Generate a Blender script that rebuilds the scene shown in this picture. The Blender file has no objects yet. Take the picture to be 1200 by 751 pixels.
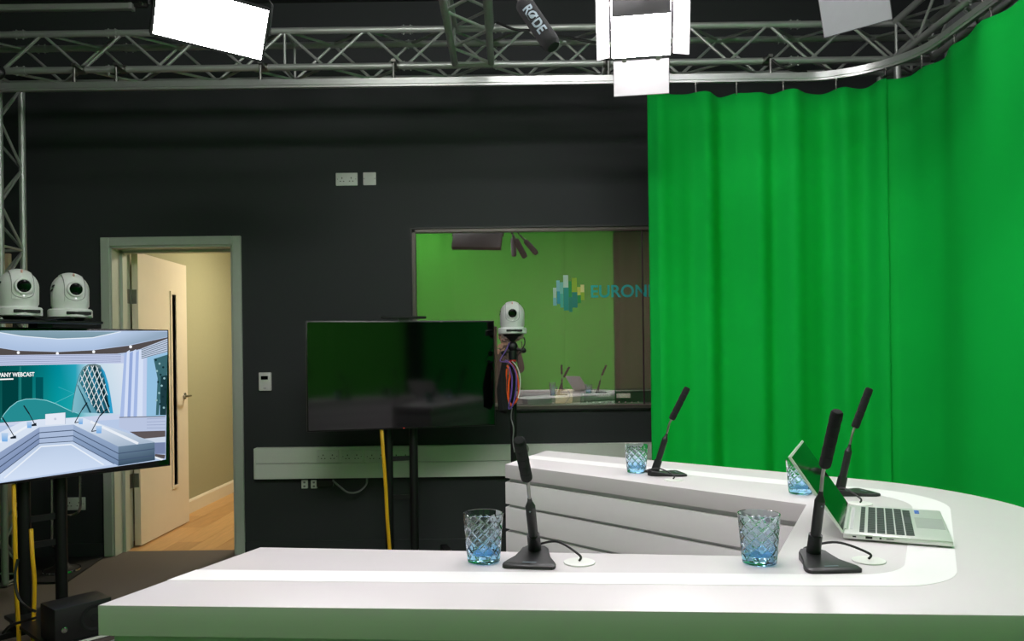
import bpy, bmesh, math, random
from mathutils import Vector, Matrix
random.seed(7)
S = bpy.context.scene
COL = S.collection
PI = math.pi

# ------------------------------------------------------------------ camera
FPX, HOR, ROLL, CH = 910.0, 418.0, 0.0131, 1.31      # focal length in px, horizon row, roll, camera height
cam = bpy.data.cameras.new('camera')
cam.sensor_fit = 'HORIZONTAL'; cam.sensor_width = 36
cam.lens = FPX / 1200 * 36
cam.shift_y = (HOR - 375.5) / 1200
cam.clip_start = 0.02
cam_o = bpy.data.objects.new('camera', cam); COL.objects.link(cam_o)
cam_o.matrix_world = Matrix.Translation((0, 0, CH)) @ Matrix.Rotation(PI/2, 4, 'X') @ Matrix.Rotation(-math.atan(ROLL), 4, 'Z')
S.camera = cam_o

# ------------------------------------------------------------------ world, exposure
w = bpy.data.worlds.new('world'); S.world = w; w.use_nodes = True
w.node_tree.nodes['Background'].inputs[0].default_value = (0.02, 0.022, 0.025, 1)
w.node_tree.nodes['Background'].inputs[1].default_value = 1.0
vs = S.view_settings
vs.view_transform = 'Standard'; vs.look = 'None'; vs.gamma = 1.0; vs.exposure = 1.15
try: vs.use_curve_mapping = False
except Exception: pass

# lamp radiances (used by the lamps' builders below)
E_SIDE, E_FRONT, E_RIGHT, E_OVER, E_CORR, E_CTRL, E_FILL, E_FILL_WASH = 22.0, 32.0, 42.0, 25.0, 30.0, 400.0, 9.5, 9.5

# ------------------------------------------------------------------ helpers
def ray(x, y):
    """photo pixel -> direction (X right, Y depth = 1, Z up)"""
    a = x - (y - HOR) * ROLL - 600; b = y + (x - 600) * ROLL - HOR
    return Vector((a / FPX, 1, -b / FPX))
def at(x, y, d):
    r = ray(x, y); return Vector((r.x * d, d, CH + r.z * d))
def onz(x, y, h):
    r = ray(x, y); t = (h - CH) / r.z; return Vector((r.x * t, t, h))
def onplane(x, y, p, n):
    r = ray(x, y); o = Vector((0, 0, CH)); t = (p - o).dot(n) / r.dot(n); return o + r * t

def srgb(r, g, b):
    f = lambda c: c / 12.92 if c <= .04045 else ((c + .055) / 1.055) ** 2.4
    return (f(r / 255), f(g / 255), f(b / 255), 1)

MATS = {}
def mat(name, col, rough=.5, metal=0., spec=.5, noise=0., nscale=30., bump=0., bscale=200., coat=0., stretch=None):
    m = bpy.data.materials.new(name); m.use_nodes = True; MATS[name] = m
    nt = m.node_tree; b = nt.nodes['Principled BSDF']
    b.inputs['Base Color'].default_value = col
    b.inputs['Roughness'].default_value = rough; b.inputs['Metallic'].default_value = metal
    b.inputs['Specular IOR Level'].default_value = spec; b.inputs['Coat Weight'].default_value = coat
    if noise or bump:
        tc = nt.nodes.new('ShaderNodeTexCoord'); src = tc.outputs['Object']
        if stretch:
            mp = nt.nodes.new('ShaderNodeMapping'); mp.inputs['Scale'].default_value = stretch
            nt.links.new(src, mp.inputs[0]); src = mp.outputs[0]
    if noise:
        n = nt.nodes.new('ShaderNodeTexNoise'); n.inputs['Scale'].default_value = nscale; n.inputs['Detail'].default_value = 4
        nt.links.new(src, n.inputs['Vector'])
        mx = nt.nodes.new('ShaderNodeMix'); mx.data_type = 'RGBA'
        mx.inputs[6].default_value = [c * (1 - noise) for c in col[:3]] + [1]
        mx.inputs[7].default_value = [min(1, c * (1 + noise)) for c in col[:3]] + [1]
        nt.links.new(n.outputs[0], mx.inputs[0]); nt.links.new(mx.outputs[2], b.inputs['Base Color'])
    if bump:
        n2 = nt.nodes.new('ShaderNodeTexNoise'); n2.inputs['Scale'].default_value = bscale
        nt.links.new(src, n2.inputs['Vector'])
        bp = nt.nodes.new('ShaderNodeBump'); bp.inputs['Strength'].default_value = bump; bp.inputs['Distance'].default_value = .003
        nt.links.new(n2.outputs[0], bp.inputs['Height']); nt.links.new(bp.outputs[0], b.inputs['Normal'])
    return m
def emis(name, col, strength):
    m = bpy.data.materials.new(name); m.use_nodes = True; MATS[name] = m
    nt = m.node_tree; nt.nodes.clear()
    o = nt.nodes.new('ShaderNodeOutputMaterial'); e = nt.nodes.new('ShaderNodeEmission')
    e.inputs[0].default_value = col; e.inputs[1].default_value = strength
    nt.links.new(e.outputs[0], o.inputs[0]); return m

def rot_to(d):
    """3x3 whose Z axis is d"""
    return Vector((0, 0, 1)).rotation_difference(d.normalized()).to_matrix()

class MB:
    """collects shapes for ONE mesh"""
    def __init__(s): s.bm = bmesh.new()
    def box(s, c, size, R=None, bev=0.0, seg=1):
        t = bmesh.new(); bmesh.ops.create_cube(t, size=1)
        bmesh.ops.scale(t, vec=size, verts=t.verts)
        if bev: bmesh.ops.bevel(t, geom=list(t.edges), offset=bev, segments=seg, affect='EDGES', profile=.5)
        return s._add(t, R, c)
    def _add(s, t, R, c):
        M = Matrix.Translation(Vector(c)) @ (R.to_4x4() if R else Matrix())
        bmesh.ops.transform(t, matrix=M, verts=t.verts)
        me = bpy.data.meshes.new('tmp'); t.to_mesh(me); t.free(); s.bm.from_mesh(me); bpy.data.meshes.remove(me)
        return s
    def bx(s, x0, x1, y0, y1, z0, z1, bev=0.):
        return s.box(((x0+x1)/2, (y0+y1)/2, (z0+z1)/2), (abs(x1-x0), abs(y1-y0), abs(z1-z0)), None, bev)
    def cyl(s, a, b, r0, r1=None, n=16, caps=True):
        a, b = Vector(a), Vector(b); r1 = r0 if r1 is None else r1; d = b - a
        t = bmesh.new()
        bmesh.ops.create_cone(t, cap_ends=caps, segments=n, radius1=r0, radius2=r1, depth=d.length)
        return s._add(t, rot_to(d), (a + b) / 2)
    def lathe(s, prof, n=32, c=(0, 0, 0), R=None):
        t = bmesh.new(); rings = []
        for r, z in prof:
            if r < 1e-6: rings.append([t.verts.new((0, 0, z))])
            else: rings.append([t.verts.new((r*math.cos(2*PI*i/n), r*math.sin(2*PI*i/n), z)) for i in range(n)])
        for p, q in zip(rings, rings[1:]):
            for i in range(n):
                j = (i + 1) % n
                v = [p[i % len(p)], p[j % len(p)], q[j % len(q)], q[i % len(q)]]
                u = []
                for k in v:
                    if k not in u: u.append(k)
                if len(u) > 2: t.faces.new(u)
        return s._add(t, R, c)
    def prism(s, pts, z0, z1, c=(0, 0, 0), R=None, bev=0.):
        t = bmesh.new()
        lo = [t.verts.new((p[0], p[1], z0)) for p in pts]; hi = [t.verts.new((p[0], p[1], z1)) for p in pts]
        n = len(pts)
        t.faces.new(list(reversed(lo))); top = t.faces.new(hi)
        for i in range(n): t.faces.new([lo[i], lo[(i+1) % n], hi[(i+1) % n], hi[i]])
        bmesh.ops.recalc_face_normals(t, faces=t.faces)
        if bev:
            bmesh.ops.bevel(t, geom=[e for e in t.edges if any(f.normal.z > .9 for f in e.link_faces) and any(abs(f.normal.z) < .5 for f in e.link_faces)], offset=bev, segments=2, affect='EDGES', profile=.5)
        return s._add(t, R, c)
    def tube(s, pts, r, n=8, smooth=0):
        pts = [Vector(p) for p in pts]
        if smooth:
            if isinstance(r, (list, tuple)): r = [r[min(int(i), len(r)-1)] + (r[min(int(i)+1, len(r)-1)] - r[min(int(i), len(r)-1)]) * (i - int(i)) for i in [k / smooth for k in range((len(pts)-1)*smooth + 1)]]
            pts = spline(pts, smooth)
        t = bmesh.new(); rings = []; prev = None
        for i, p in enumerate(pts):
            d = (pts[min(i+1, len(pts)-1)] - pts[max(i-1, 0)]).normalized()
            if prev is None: a = d.orthogonal().normalized()
            else:
                a = prev - d * prev.dot(d)
                a = a.normalized() if a.length > 1e-5 else d.orthogonal().normalized()
            prev = a; b = d.cross(a)
            rr = r[i] if isinstance(r, (list, tuple)) else r
            rings.append([t.verts.new(p + (a*math.cos(2*PI*k/n) + b*math.sin(2*PI*k/n)) * rr) for k in range(n)])
        for p, q in zip(rings, rings[1:]):
            for k in range(n): t.faces.new([p[k], p[(k+1) % n], q[(k+1) % n], q[k]])
        t.faces.new(list(reversed(rings[0]))); t.faces.new(rings[-1])
        return s._add(t, None, (0, 0, 0))
    def quad(s, *p):
        s.bm.faces.new([s.bm.verts.new(Vector(q)) for q in p]); return s
    def sphere(s, c, r, sc=(1, 1, 1), n=16, R=None):
        t = bmesh.new(); bmesh.ops.create_uvsphere(t, u_segments=n, v_segments=max(6, n//2), radius=r)
        bmesh.ops.scale(t, vec=sc, verts=t.verts)
        return s._add(t, R, c)
    def mesh(s, name, smooth=True):
        me = bpy.data.meshes.new(name); bmesh.ops.recalc_face_normals(s.bm, faces=s.bm.faces) if s.bm.faces else None
        s.bm.to_mesh(me); s.bm.free()
        if smooth:
            me.polygons.foreach_set('use_smooth', [True]*len(me.polygons))
            me.set_sharp_from_angle(angle=math.radians(35))
        return me
def spline(pts, k):
    out = []
    P = [pts[0]] + pts + [pts[-1]]
    for i in range(1, len(P)-2):
        a, b, c, d = P[i-1], P[i], P[i+1], P[i+2]
        for j in range(k):
            t = j / k
            out.append(.5*((2*b) + (c-a)*t + (2*a-5*b+4*c-d)*t*t + (-a+3*b-3*c+d)*t**3))
    out.append(pts[-1]); return out

WM = {}          # world matrix of things, for parts given in world coordinates
def thing(name, label, cat, loc=(0, 0, 0), rz=0., group=None, R=None):
    o = bpy.data.objects.new(name, None); COL.objects.link(o)
    o.empty_display_size = .1
    M = Matrix.Translation(Vector(loc)) @ (R.to_4x4() if R else Matrix.Rotation(rz, 4, 'Z'))
    o.matrix_world = M; WM[o.name] = M
    o['label'] = label; o['category'] = cat
    if group: o['group'] = group
    return o
def link(name, me, m, parent=None):
    o = bpy.data.objects.new(name, me); COL.objects.link(o)
    if parent is not None: o.parent = parent
    if m is not None and not me.materials: me.materials.append(MATS[m] if isinstance(m, str) else m)
    return o
def root_of(o):
    while o.parent is not None: o = o.parent
    return o
def obj(name, mb, m, parent=None, world=False, smooth=True, label=None):
    me = mb.mesh(name, smooth)
    if world and parent is not None:
        r = root_of(parent)
        if r.name in WM: me.transform(WM[r.name].inverted())
    o = link(name, me, m, parent)
    if label: o['label'] = label
    return o
def tag(o, label, cat, group=None):
    o['label'] = label; o['category'] = cat
    if group: o['group'] = group
    return o
def struct(name, mb, m, label=None, cat=None, smooth=False):
    o = obj(name, mb, m, None, smooth=smooth); o['kind'] = 'structure'
    if label: o['label'] = label
    if cat: o['category'] = cat
    return o
def copy_tree(o, parent=None):
    c = o.copy(); COL.objects.link(c); c.parent = parent
    for ch in list(o.children): copy_tree(ch, c)
    return c
def text_mesh(txt, size, depth=.0004, align='CENTER', bold=.0):
    cu = bpy.data.curves.new('t', 'FONT'); cu.body = txt; cu.size = size; cu.extrude = depth; cu.align_x = align; cu.align_y = 'CENTER'; cu.offset = bold
    o = bpy.data.objects.new('t', cu); COL.objects.link(o)
    dg = bpy.context.evaluated_depsgraph_get()
    me = bpy.data.meshes.new_from_object(o.evaluated_get(dg))
    bpy.data.objects.remove(o); bpy.data.curves.remove(cu)
    me.materials.clear(); return me
def frame(x, y):                  # 3x3 from X and Y axes
    x = Vector(x).normalized(); z = x.cross(Vector(y)).normalized(); y = z.cross(x)
    return Matrix((x, y, z)).transposed()

# ------------------------------------------------------------------ materials
mat('wall_black', srgb(48, 51, 53), .75, noise=.08, nscale=60, bump=.05, bscale=300)
mat('ceiling_dark', srgb(62, 64, 66), .9, noise=.05)
mat('wall_grey', srgb(150, 150, 155), .8, noise=.04)
mat('carpet', srgb(106, 97, 90), .95, noise=.25, nscale=420, bump=.6, bscale=700)
mat('patch_black', srgb(14, 14, 15), .8, noise=.1)
mat('frame_paint', srgb(190, 198, 186), .45, noise=.03)
mat('door_cream', srgb(238, 226, 205), .5, noise=.03, nscale=8)
mat('corridor_wall', srgb(168, 166, 134), .8, noise=.03)
mat('skirting_cream', srgb(232, 222, 200), .5)
mat('oak', srgb(205, 160, 105), .45, noise=.22, nscale=5, stretch=(9, .9, 1))
mat('oak_b', srgb(193, 147, 94), .45, noise=.22, nscale=5, stretch=(9, .9, 1))
mat('desk_white', srgb(214, 208, 210), .38, noise=.015, nscale=12)
mat('desk_gloss', srgb(240, 237, 238), .42, noise=.01, nscale=12)
mat('desk_side', srgb(240, 236, 238), .45, noise=.015)
mat('recess', srgb(185, 184, 186), .6, noise=.03)
mat('plastic_black', srgb(22, 22, 24), .42, noise=.1)
mat('mic_black', srgb(26, 26, 28), .45, noise=.1)
mat('foam', srgb(24, 24, 26), .95, noise=.3, nscale=500, bump=.8, bscale=900)
mat('metal_black', srgb(16, 16, 17), .5, metal=.2, noise=.1)
mat('bezel', srgb(20, 21, 22), .3, noise=.05)
mat('screen_off', srgb(5, 6, 6), .07, spec=.6, noise=.02)
mat('chrome', srgb(200, 200, 200), .15, metal=1, noise=.03)
mat('alu', srgb(178, 182, 178), .42, metal=.55, noise=.12, nscale=60)
mat('alu_rail', srgb(205, 208, 205), .32, metal=.7, noise=.06, nscale=40)
mat('steel', srgb(140, 140, 135), .4, metal=1, noise=.1)
mat('white_plastic', srgb(228, 228, 224), .4, noise=.02)
mat('white_trunk', srgb(232, 234, 226), .45, noise=.02)
mat('hole', srgb(10, 10, 10), .6, noise=.1)
mat('cam_white', srgb(226, 228, 226), .38, noise=.02)
mat('lens', srgb(4, 5, 6), .12, spec=.25, noise=.02)
mat('red', srgb(225, 40, 35), .5, noise=.05)
mat('pink', srgb(245, 185, 178), .5, noise=.05)
mat('laptop_silver', srgb(222, 222, 220), .3, metal=.35, noise=.03, nscale=300)
mat('key', srgb(52, 56, 58), .5, noise=.1)
mat('touchpad', srgb(190, 190, 190), .3, metal=.3, noise=.02)
mat('sticker_blue', srgb(30, 90, 190), .4, noise=.05)
mat('cable_black', srgb(20, 20, 20), .5, noise=.1)
mat('cable_grey', srgb(125, 125, 125), .5, noise=.1)
mat('cable_yellow', srgb(222, 170, 20), .45, noise=.06)
mat('cable_orange', srgb(235, 90, 30), .45, noise=.06)
mat('cable_purple', srgb(110, 80, 170), .45, noise=.06)
mat('cable_white', srgb(225, 225, 220), .45, noise=.04)
mat('lamp_body', srgb(30, 30, 32), .5, noise=.1)
mat('barn_black', srgb(60, 58, 60), .55, noise=.08)
mat('barn_white', srgb(196, 192, 196), .5, noise=.02)
mat('window_frame', srgb(92, 84, 80), .4, metal=.3, noise=.08)
mat('frame_dark', srgb(26, 26, 26), .5, noise=.08)
mat('ctrl_wall', srgb(126, 106, 100), .85, noise=.05)
mat('ctrl_desk', srgb(170, 165, 160), .6, noise=.05)
mat('rack', srgb(24, 26, 28), .4, noise=.08)
mat('rack_panel', srgb(190, 200, 190), .5, noise=.05)
mat('bag', srgb(215, 200, 165), .85, noise=.08, nscale=20)
mat('print_white', srgb(225, 228, 230), .5, noise=.03)
mat('print_grey', srgb(122, 136, 146), .6, noise=.03)
mat('skin', srgb(196, 146, 120), .55, noise=.06, nscale=40)
mat('jumper', srgb(46, 42, 42), .9, noise=.15, nscale=200)
mat('trousers', srgb(40, 46, 62), .9, noise=.15, nscale=200)
mat('hair', srgb(40, 28, 22), .7, noise=.3, nscale=150)
mat('beige_door', srgb(222, 196, 160), .5, noise=.05, nscale=10)
mat('duct_grey', srgb(170, 172, 168), .6, noise=.04)
for k, c in dict(l1=(190, 220, 205), l2=(130, 200, 205), l3=(120, 200, 190), l4=(40, 160, 190), l5=(70, 185, 165), l6=(0, 150, 140), l7=(0, 155, 70), l8=(0, 135, 115), l9=(150, 190, 40), l10=(205, 210, 90), l11=(225, 225, 150), l12=(0, 135, 120)).items():
    mat('logo_' + k, srgb(*c), .5, noise=.02)
mat('logo_text', srgb(0, 178, 166), .5, noise=.02)

def curtain_mat():
    m = mat('curtain_green', srgb(11, 190, 70), .8, spec=.15, noise=.06, nscale=3, bump=.12, bscale=500)
    b = m.node_tree.nodes['Principled BSDF']
    b.inputs['Sheen Weight'].default_value = .0
curtain_mat()
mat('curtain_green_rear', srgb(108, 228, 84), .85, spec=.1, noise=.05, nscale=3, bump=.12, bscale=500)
def glass_mats():
    # tumbler: clear at the rim, blue towards the thick base (the glass itself is tinted)
    m = bpy.data.materials.new('tumbler_glass'); m.use_nodes = True; MATS['tumbler_glass'] = m
    nt = m.node_tree; b = nt.nodes['Principled BSDF']
    b.inputs['Transmission Weight'].default_value = 1; b.inputs['Roughness'].default_value = .0; b.inputs['IOR'].default_value = 1.45
    tc = nt.nodes.new('ShaderNodeTexCoord'); sp = nt.nodes.new('ShaderNodeSeparateXYZ')
    mr = nt.nodes.new('ShaderNodeMapRange'); mr.inputs[1].default_value = 0; mr.inputs[2].default_value = .095
    cr = nt.nodes.new('ShaderNodeValToRGB'); e = cr.color_ramp.elements
    e[0].position = 0; e[0].color = srgb(140, 210, 253); e[1].position = 1; e[1].color = srgb(240, 249, 254)
    k = e.new(.16); k.color = srgb(176, 224, 253)
    k = e.new(.38); k.color = srgb(226, 243, 254)
    nt.links.new(tc.outputs['Object'], sp.inputs[0]); nt.links.new(sp.outputs[2], mr.inputs[0])
    nt.links.new(mr.outputs[0], cr.inputs[0]); nt.links.new(cr.outputs[0], b.inputs['Base Color'])
    # window pane: double acoustic glazing, strong mirror image of the studio
    m = bpy.data.materials.new('window_glass'); m.use_nodes = True; MATS['window_glass'] = m
    nt = m.node_tree; nt.nodes.clear()
    o = nt.nodes.new('ShaderNodeOutputMaterial'); mx = nt.nodes.new('ShaderNodeMixShader')
    g = nt.nodes.new('ShaderNodeBsdfGlossy'); g.inputs['Roughness'].default_value = 0; g.inputs[0].default_value = (1, 1, 1, 1)
    t = nt.nodes.new('ShaderNodeBsdfTransparent'); t.inputs[0].default_value = (.72, .74, .72, 1)
    mx.inputs[0].default_value = .27
    nt.links.new(t.outputs[0], mx.inputs[1]); nt.links.new(g.outputs[0], mx.inputs[2]); nt.links.new(mx.outputs[0], o.inputs[0])
glass_mats()
def door_glass():
    m = bpy.data.materials.new('door_glass'); m.use_nodes = True; MATS['door_glass'] = m
    nt = m.node_tree; nt.nodes.clear()
    o = nt.nodes.new('ShaderNodeOutputMaterial'); mx = nt.nodes.new('ShaderNodeMixShader')
    g = nt.nodes.new('ShaderNodeBsdfGlossy'); g.inputs['Roughness'].default_value = 0
    t = nt.nodes.new('ShaderNodeBsdfTransparent'); t.inputs[0].default_value = (.6, .66, .6, 1); mx.inputs[0].default_value = .08
    nt.links.new(t.outputs[0], mx.inputs[1]); nt.links.new(g.outputs[0], mx.inputs[2]); nt.links.new(mx.outputs[0], o.inputs[0])
door_glass()
emis('lamp_side', (1, .95, .99, 1), E_SIDE); emis('lamp_front', (1, .95, .97, 1), E_FRONT)
emis('lamp_right', (1, .95, 1, 1), E_RIGHT); emis('lamp_over', (1, .96, .99, 1), E_OVER)
emis('lamp_corr', (1, .89, .68, 1), E_CORR); emis('lamp_ctrl', (1, .9, .8, 1), E_CTRL)
emis('fill_room', (1, .96, .99, 1), E_FILL); emis('fill_rear', (1, .97, .93, 1), E_FILL * .9); emis('fill_wash', (1, .98, .96, 1), E_FILL_WASH)  # glow of the unseen ceiling and wash lamps, added for brightness
emis('led_white', (1, 1, 1, 1), .45); emis('led_red', (1, .08, .05, 1), .6); emis('led_lcd', (.7, .9, .75, 1), .35)

# ------------------------------------------------------------------ room shell
YW, YB = 5.25, 5.49              # studio face and far face of the back wall
XL, XR, YF, ZC = -3.9, 2.95, -2.6, 3.72
DX0, DX1, DZ = -2.705, -1.878, 2.09          # door opening
WX0, WX1, WZ0, WZ1 = -.665, 1.75, .955, 2.18  # window opening
DDX0, DDX1 = -4.25, -3.39                    # the second, closed door
f = MB(); f.bx(XL, XR, YF, 5.37, -.1, 0)
struct('floor', f, 'carpet')
c = MB(); c.bx(XL, XR, YF, YB, ZC, ZC + .1)
struct('ceiling', c, 'ceiling_dark')
wb = MB()
wb.bx(XL, DX0, YW, YB, 0, ZC); wb.bx(DX0, DX1, YW, YB, DZ, ZC); wb.bx(DX1, WX0, YW, YB, 0, ZC)
wb.bx(WX0, WX1, YW, YB, 0, WZ0); wb.bx(WX0, WX1, YW, YB, WZ1, ZC); wb.bx(WX1, XR, YW, YB, 0, ZC)
struct('wall_back', wb, 'wall_black')
m = MB(); m.bx(XL - .1, XL, YF, YB, 0, ZC); struct('wall_left', m, 'wall_black')
m = MB(); m.bx(XR, XR + .1, YF, YB, 0, ZC); struct('wall_right', m, 'wall_grey')
m = MB(); m.bx(XL, XR, YF - .1, YF, 0, ZC); struct('wall_front', m, 'wall_black')
bb = MB(); bb.bx(DX1 + .062, 2.9, YW - .016, YW, 0, .087, .003); struct('baseboard_back', bb, 'wall_black')
bb = MB(); bb.bx(-3.32, DX0 - .062, YW - .016, YW, 0, .087, .003); struct('baseboard_left', bb, 'wall_black')

# door frame and the open door
tr = MB()
tr.bx(DX0 - .06, DX0, YW - .022, YW, 0, DZ + .06, .004); tr.bx(DX1, DX1 + .06, YW - .022, YW, 0, DZ + .06, .004)
tr.bx(DX0, DX1, YW - .022, YW, DZ, DZ + .06, .004)
struct('trim_1', tr, 'frame_paint')                                  # architrave
jb = MB()
jb.bx(DX0, DX0 + .012, YW - .01, YB, 0, DZ); jb.bx(DX1 - .012, DX1, YW - .01, YB, 0, DZ); jb.bx(DX0, DX1, YW - .01, YB, DZ - .012, DZ)
jb.bx(DX0 + .012, DX0 + .03, YW + .10, YW + .16, 0, DZ - .012); jb.bx(DX1 - .03, DX1 - .012, YW + .10, YW + .16, 0, DZ - .012)
jb.bx(DX0 + .012, DX1 - .012, YW + .10, YW + .16, DZ - .03, DZ - .012)
struct('trim_2', jb, 'frame_paint')                                  # lining with door stop
# leaf swings 90 degrees into the corridor, hinged at the left jamb
LX0, LX1, LY0, LY1, LZ = -2.705 + .018, -2.705 + .062, 5.50, 6.32, 2.085
door = bpy.data.objects.new('door_1', None); COL.objects.link(door); door['kind'] = 'structure'
door['label'] = 'cream door standing open with a narrow glazed slot'
GY0, GY1, GZ0, GZ1 = 6.035, 6.105, .345, 1.83        # glazed slot
lf = MB()
lf.bx(LX0, LX1, LY0, GY0, .008, LZ); lf.bx(LX0, LX1, GY1, LY1, .008, LZ)
lf.bx(LX0, LX1, GY0, GY1, .008, GZ0); lf.bx(LX0, LX1, GY0, GY1, GZ1, LZ)
obj('door_leaf', lf, 'door_cream', door, smooth=False)
gm = MB()
for (a, b, c0, d) in ((GY0 - .025, GY0, GZ0 - .025, GZ1 + .025), (GY1, GY1 + .025, GZ0 - .025, GZ1 + .025)):
    gm.bx(LX0 - .008, LX1 + .008, a, b, c0, d)
gm.bx(LX0 - .008, LX1 + .008, GY0, GY1, GZ0 - .025, GZ0); gm.bx(LX0 - .008, LX1 + .008, GY0, GY1, GZ1, GZ1 + .025)
obj('glazing_bead', gm, 'door_cream', door, smooth=False)
gp = MB(); gp.bx((LX0+LX1)/2 - .003, (LX0+LX1)/2 + .003, GY0, GY1, GZ0, GZ1); obj('pane', gp, 'door_glass', door, smooth=False)
hd = MB(); hd.cyl((LX1, 6.255, 1.03), (LX1 + .008, 6.255, 1.03), .026); hd.cyl((LX1, 6.255, 1.03), (LX1 + .055, 6.255, 1.03), .009)
hd.tube([(LX1 + .05, 6.26, 1.03), (LX1 + .055, 6.21, 1.03), (LX1 + .052, 6.13, 1.03)], .0095, 10)
obj('door_handle', hd, 'chrome', door)
for z in (1.72, .42):
    hg = MB(); hg.bx(DX0 + .012, DX0 + .016, YB - .05, YB + .004, z, z + .1); hg.bx(LX0 - .002, LX1 - .01, LY0 - .003, LY0 + .001, z, z + .1)
    hg.cyl((LX0 - .002, LY0 - .006, z), (LX0 - .002, LY0 - .006, z + .1), .006, n=10)
    obj('hinge', hg, 'steel', door)
# second door, in the corner behind the truss
d2 = bpy.data.objects.new('door_2', None); COL.objects.link(d2); d2['kind'] = 'structure'; d2['label'] = 'pale wooden door in the corner behind the truss column'
m = MB(); m.bx(XL + .003, -3.372, YW - .03, YW - .001, 0.005, 2.05, .003); obj('door_leaf', m, 'beige_door', d2)
m = MB(); m.bx(XL + .003, -3.375, YW - .036, YW - .03, 0.005, .16, .002); obj('kick_plate', m, 'steel', d2)

# corridor beyond the door
CX0, CX1, CY1, CZ = -2.80, -1.2, 9.5, 2.6
m = MB(); m.bx(CX0 - .1, CX0, YB, CY1, 0, CZ); struct('wall_corridor_left', m, 'corridor_wall')
m = MB(); m.bx(CX1, CX1 + .08, YB, CY1, 0, CZ); struct('wall_corridor_right', m, 'corridor_wall')
m = MB(); m.bx(CX0, CX1, CY1, CY1 + .1, 0, CZ); struct('wall_corridor_end', m, 'corridor_wall')
m = MB(); m.bx(CX0 - .1, CX1 + .08, YB, CY1, CZ, CZ + .1); struct('ceiling_corridor', m, 'corridor_wall')
fl = MB(); fl.bx(CX0, CX1, 5.37, CY1, -.1, -.012); fo = struct('floor_corridor', fl, 'oak_b')
pm = {}
for i in range(9):
    x0 = CX0 + i * .18; off = (i * .47) % 1.2
    y = 5.372 - off
    k = 0
    while y < CY1:
        a, b = max(y, 5.372), min(y + 1.2, CY1)
        if b - a > .05 and a < 8.6:
            q = MB(); q.bx(x0 + .001, min(x0 + .179, CX1), a + .001, b - .001, -.012, 0); 
            obj('plank', q, 'oak' if (i * 3 + k) % 2 else 'oak_b', fo, smooth=False)
        y += 1.2; k += 1
m = MB(); m.prism([(0, 0), (.018, 0), (.018, .10), (.010, .115), (0, .118)], 0, CY1 - 5.52, R=Matrix(((1, 0, 0), (0, 0, 1), (0, 1, 0))), c=(CX0, 5.52, 0))
struct('baseboard_corridor', m, 'skirting_cream')
lamp = thing('corridor_downlight', 'round warm downlight in the corridor ceiling', 'lamp', (-1.65, 6.9, CZ - .012))
m = MB(); m.lathe([(.30, .012), (.30, 0), (.28, -.004), (.26, 0), (.26, .004)], 32); obj('trim_ring', m, 'white_plastic', lamp)
m = MB(); m.cyl((0, 0, -.001), (0, 0, .004), .26, n=32); obj('diffuser', m, 'lamp_corr', lamp)

for i, (x, y, lb) in enumerate(((.35, 2.7, 'added square ceiling fill light over the far desk arm'), (1.5, 1.7, 'added square ceiling fill light over the curved end of the desk'), (-1.6, -.9, 'added square ceiling fill light behind the camera position, away from the side curtain'))):  # unseen ceiling panels, added to lift the light on walls and curtains
    t = thing('added_ceiling_light', lb, 'lamp', (x, y, ZC), group='added ceiling fill lights')
    m = MB()
    for (a, b, c_, d_) in ((-.31, .31, .29, .31), (-.31, .31, -.31, -.29), (-.31, -.29, -.29, .29), (.29, .31, -.29, .29)): m.bx(a, b, c_, d_, -.03, -.001)
    obj('frame', m, 'white_plastic', t, smooth=False)
    m = MB(); m.bx(-.29, .29, -.29, .29, -.022, -.016); obj('diffuser', m, 'fill_room' if i < 2 else 'fill_rear', t, smooth=False)

# ------------------------------------------------------------------ control-room window
wf = bpy.data.objects.new('window_1', None); COL.objects.link(wf); wf['kind'] = 'structure'; wf['label'] = 'wide control room window with dark metal frame'
m = MB()
t_ = .022
m.bx(WX0, WX0 + t_, YW - .008, YW + .06, WZ0, WZ1); m.bx(WX1 - t_, WX1, YW - .008, YW + .06, WZ0, WZ1)
m.bx(WX0, WX1, YW - .008, YW + .06, WZ1 - t_, WZ1); m.bx(WX0, WX1, YW - .008, YW + .06, WZ0, WZ0 + t_)
obj('window_frame', m, 'window_frame', wf, smooth=False)
m = MB()
m.bx(WX0 - .012, WX0, YW - .02, YW + .001, WZ0 - .012, WZ1 + .012); m.bx(WX1, WX1 + .012, YW - .02, YW + .001, WZ0 - .012, WZ1 + .012)
m.bx(WX0, WX1, YW - .02, YW + .001, WZ1, WZ1 + .012); m.bx(WX0, WX1, YW - .02, YW + .001, WZ0 - .012, WZ0)
obj('outer_trim', m, 'frame_dark', wf, smooth=False)
gy = YW + .02
JX = .893                      # joint between the two panes
m = MB(); m.bx(WX0 + t_, JX - .004, gy, gy + .006, WZ0 + t_, WZ1 - t_); obj('pane', m, 'window_glass', wf, smooth=False)
m = MB(); m.bx(JX + .004, WX1 - t_, gy, gy + .006, WZ0 + t_, WZ1 - t_); obj('pane', m, 'window_glass', wf, smooth=False)
m = MB(); m.bx(JX - .004, JX + .004, gy - .004, gy + .01, WZ0 + t_, WZ1 - t_); obj('pane_joint', m, 'frame_dark', wf, smooth=False)
m = MB(); m.bx(WX0, WX1, YW + .06, YB + .02, WZ0 - .001, WZ0 + .02); obj('window_sill', m, 'frame_dark', wf, smooth=False)
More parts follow.
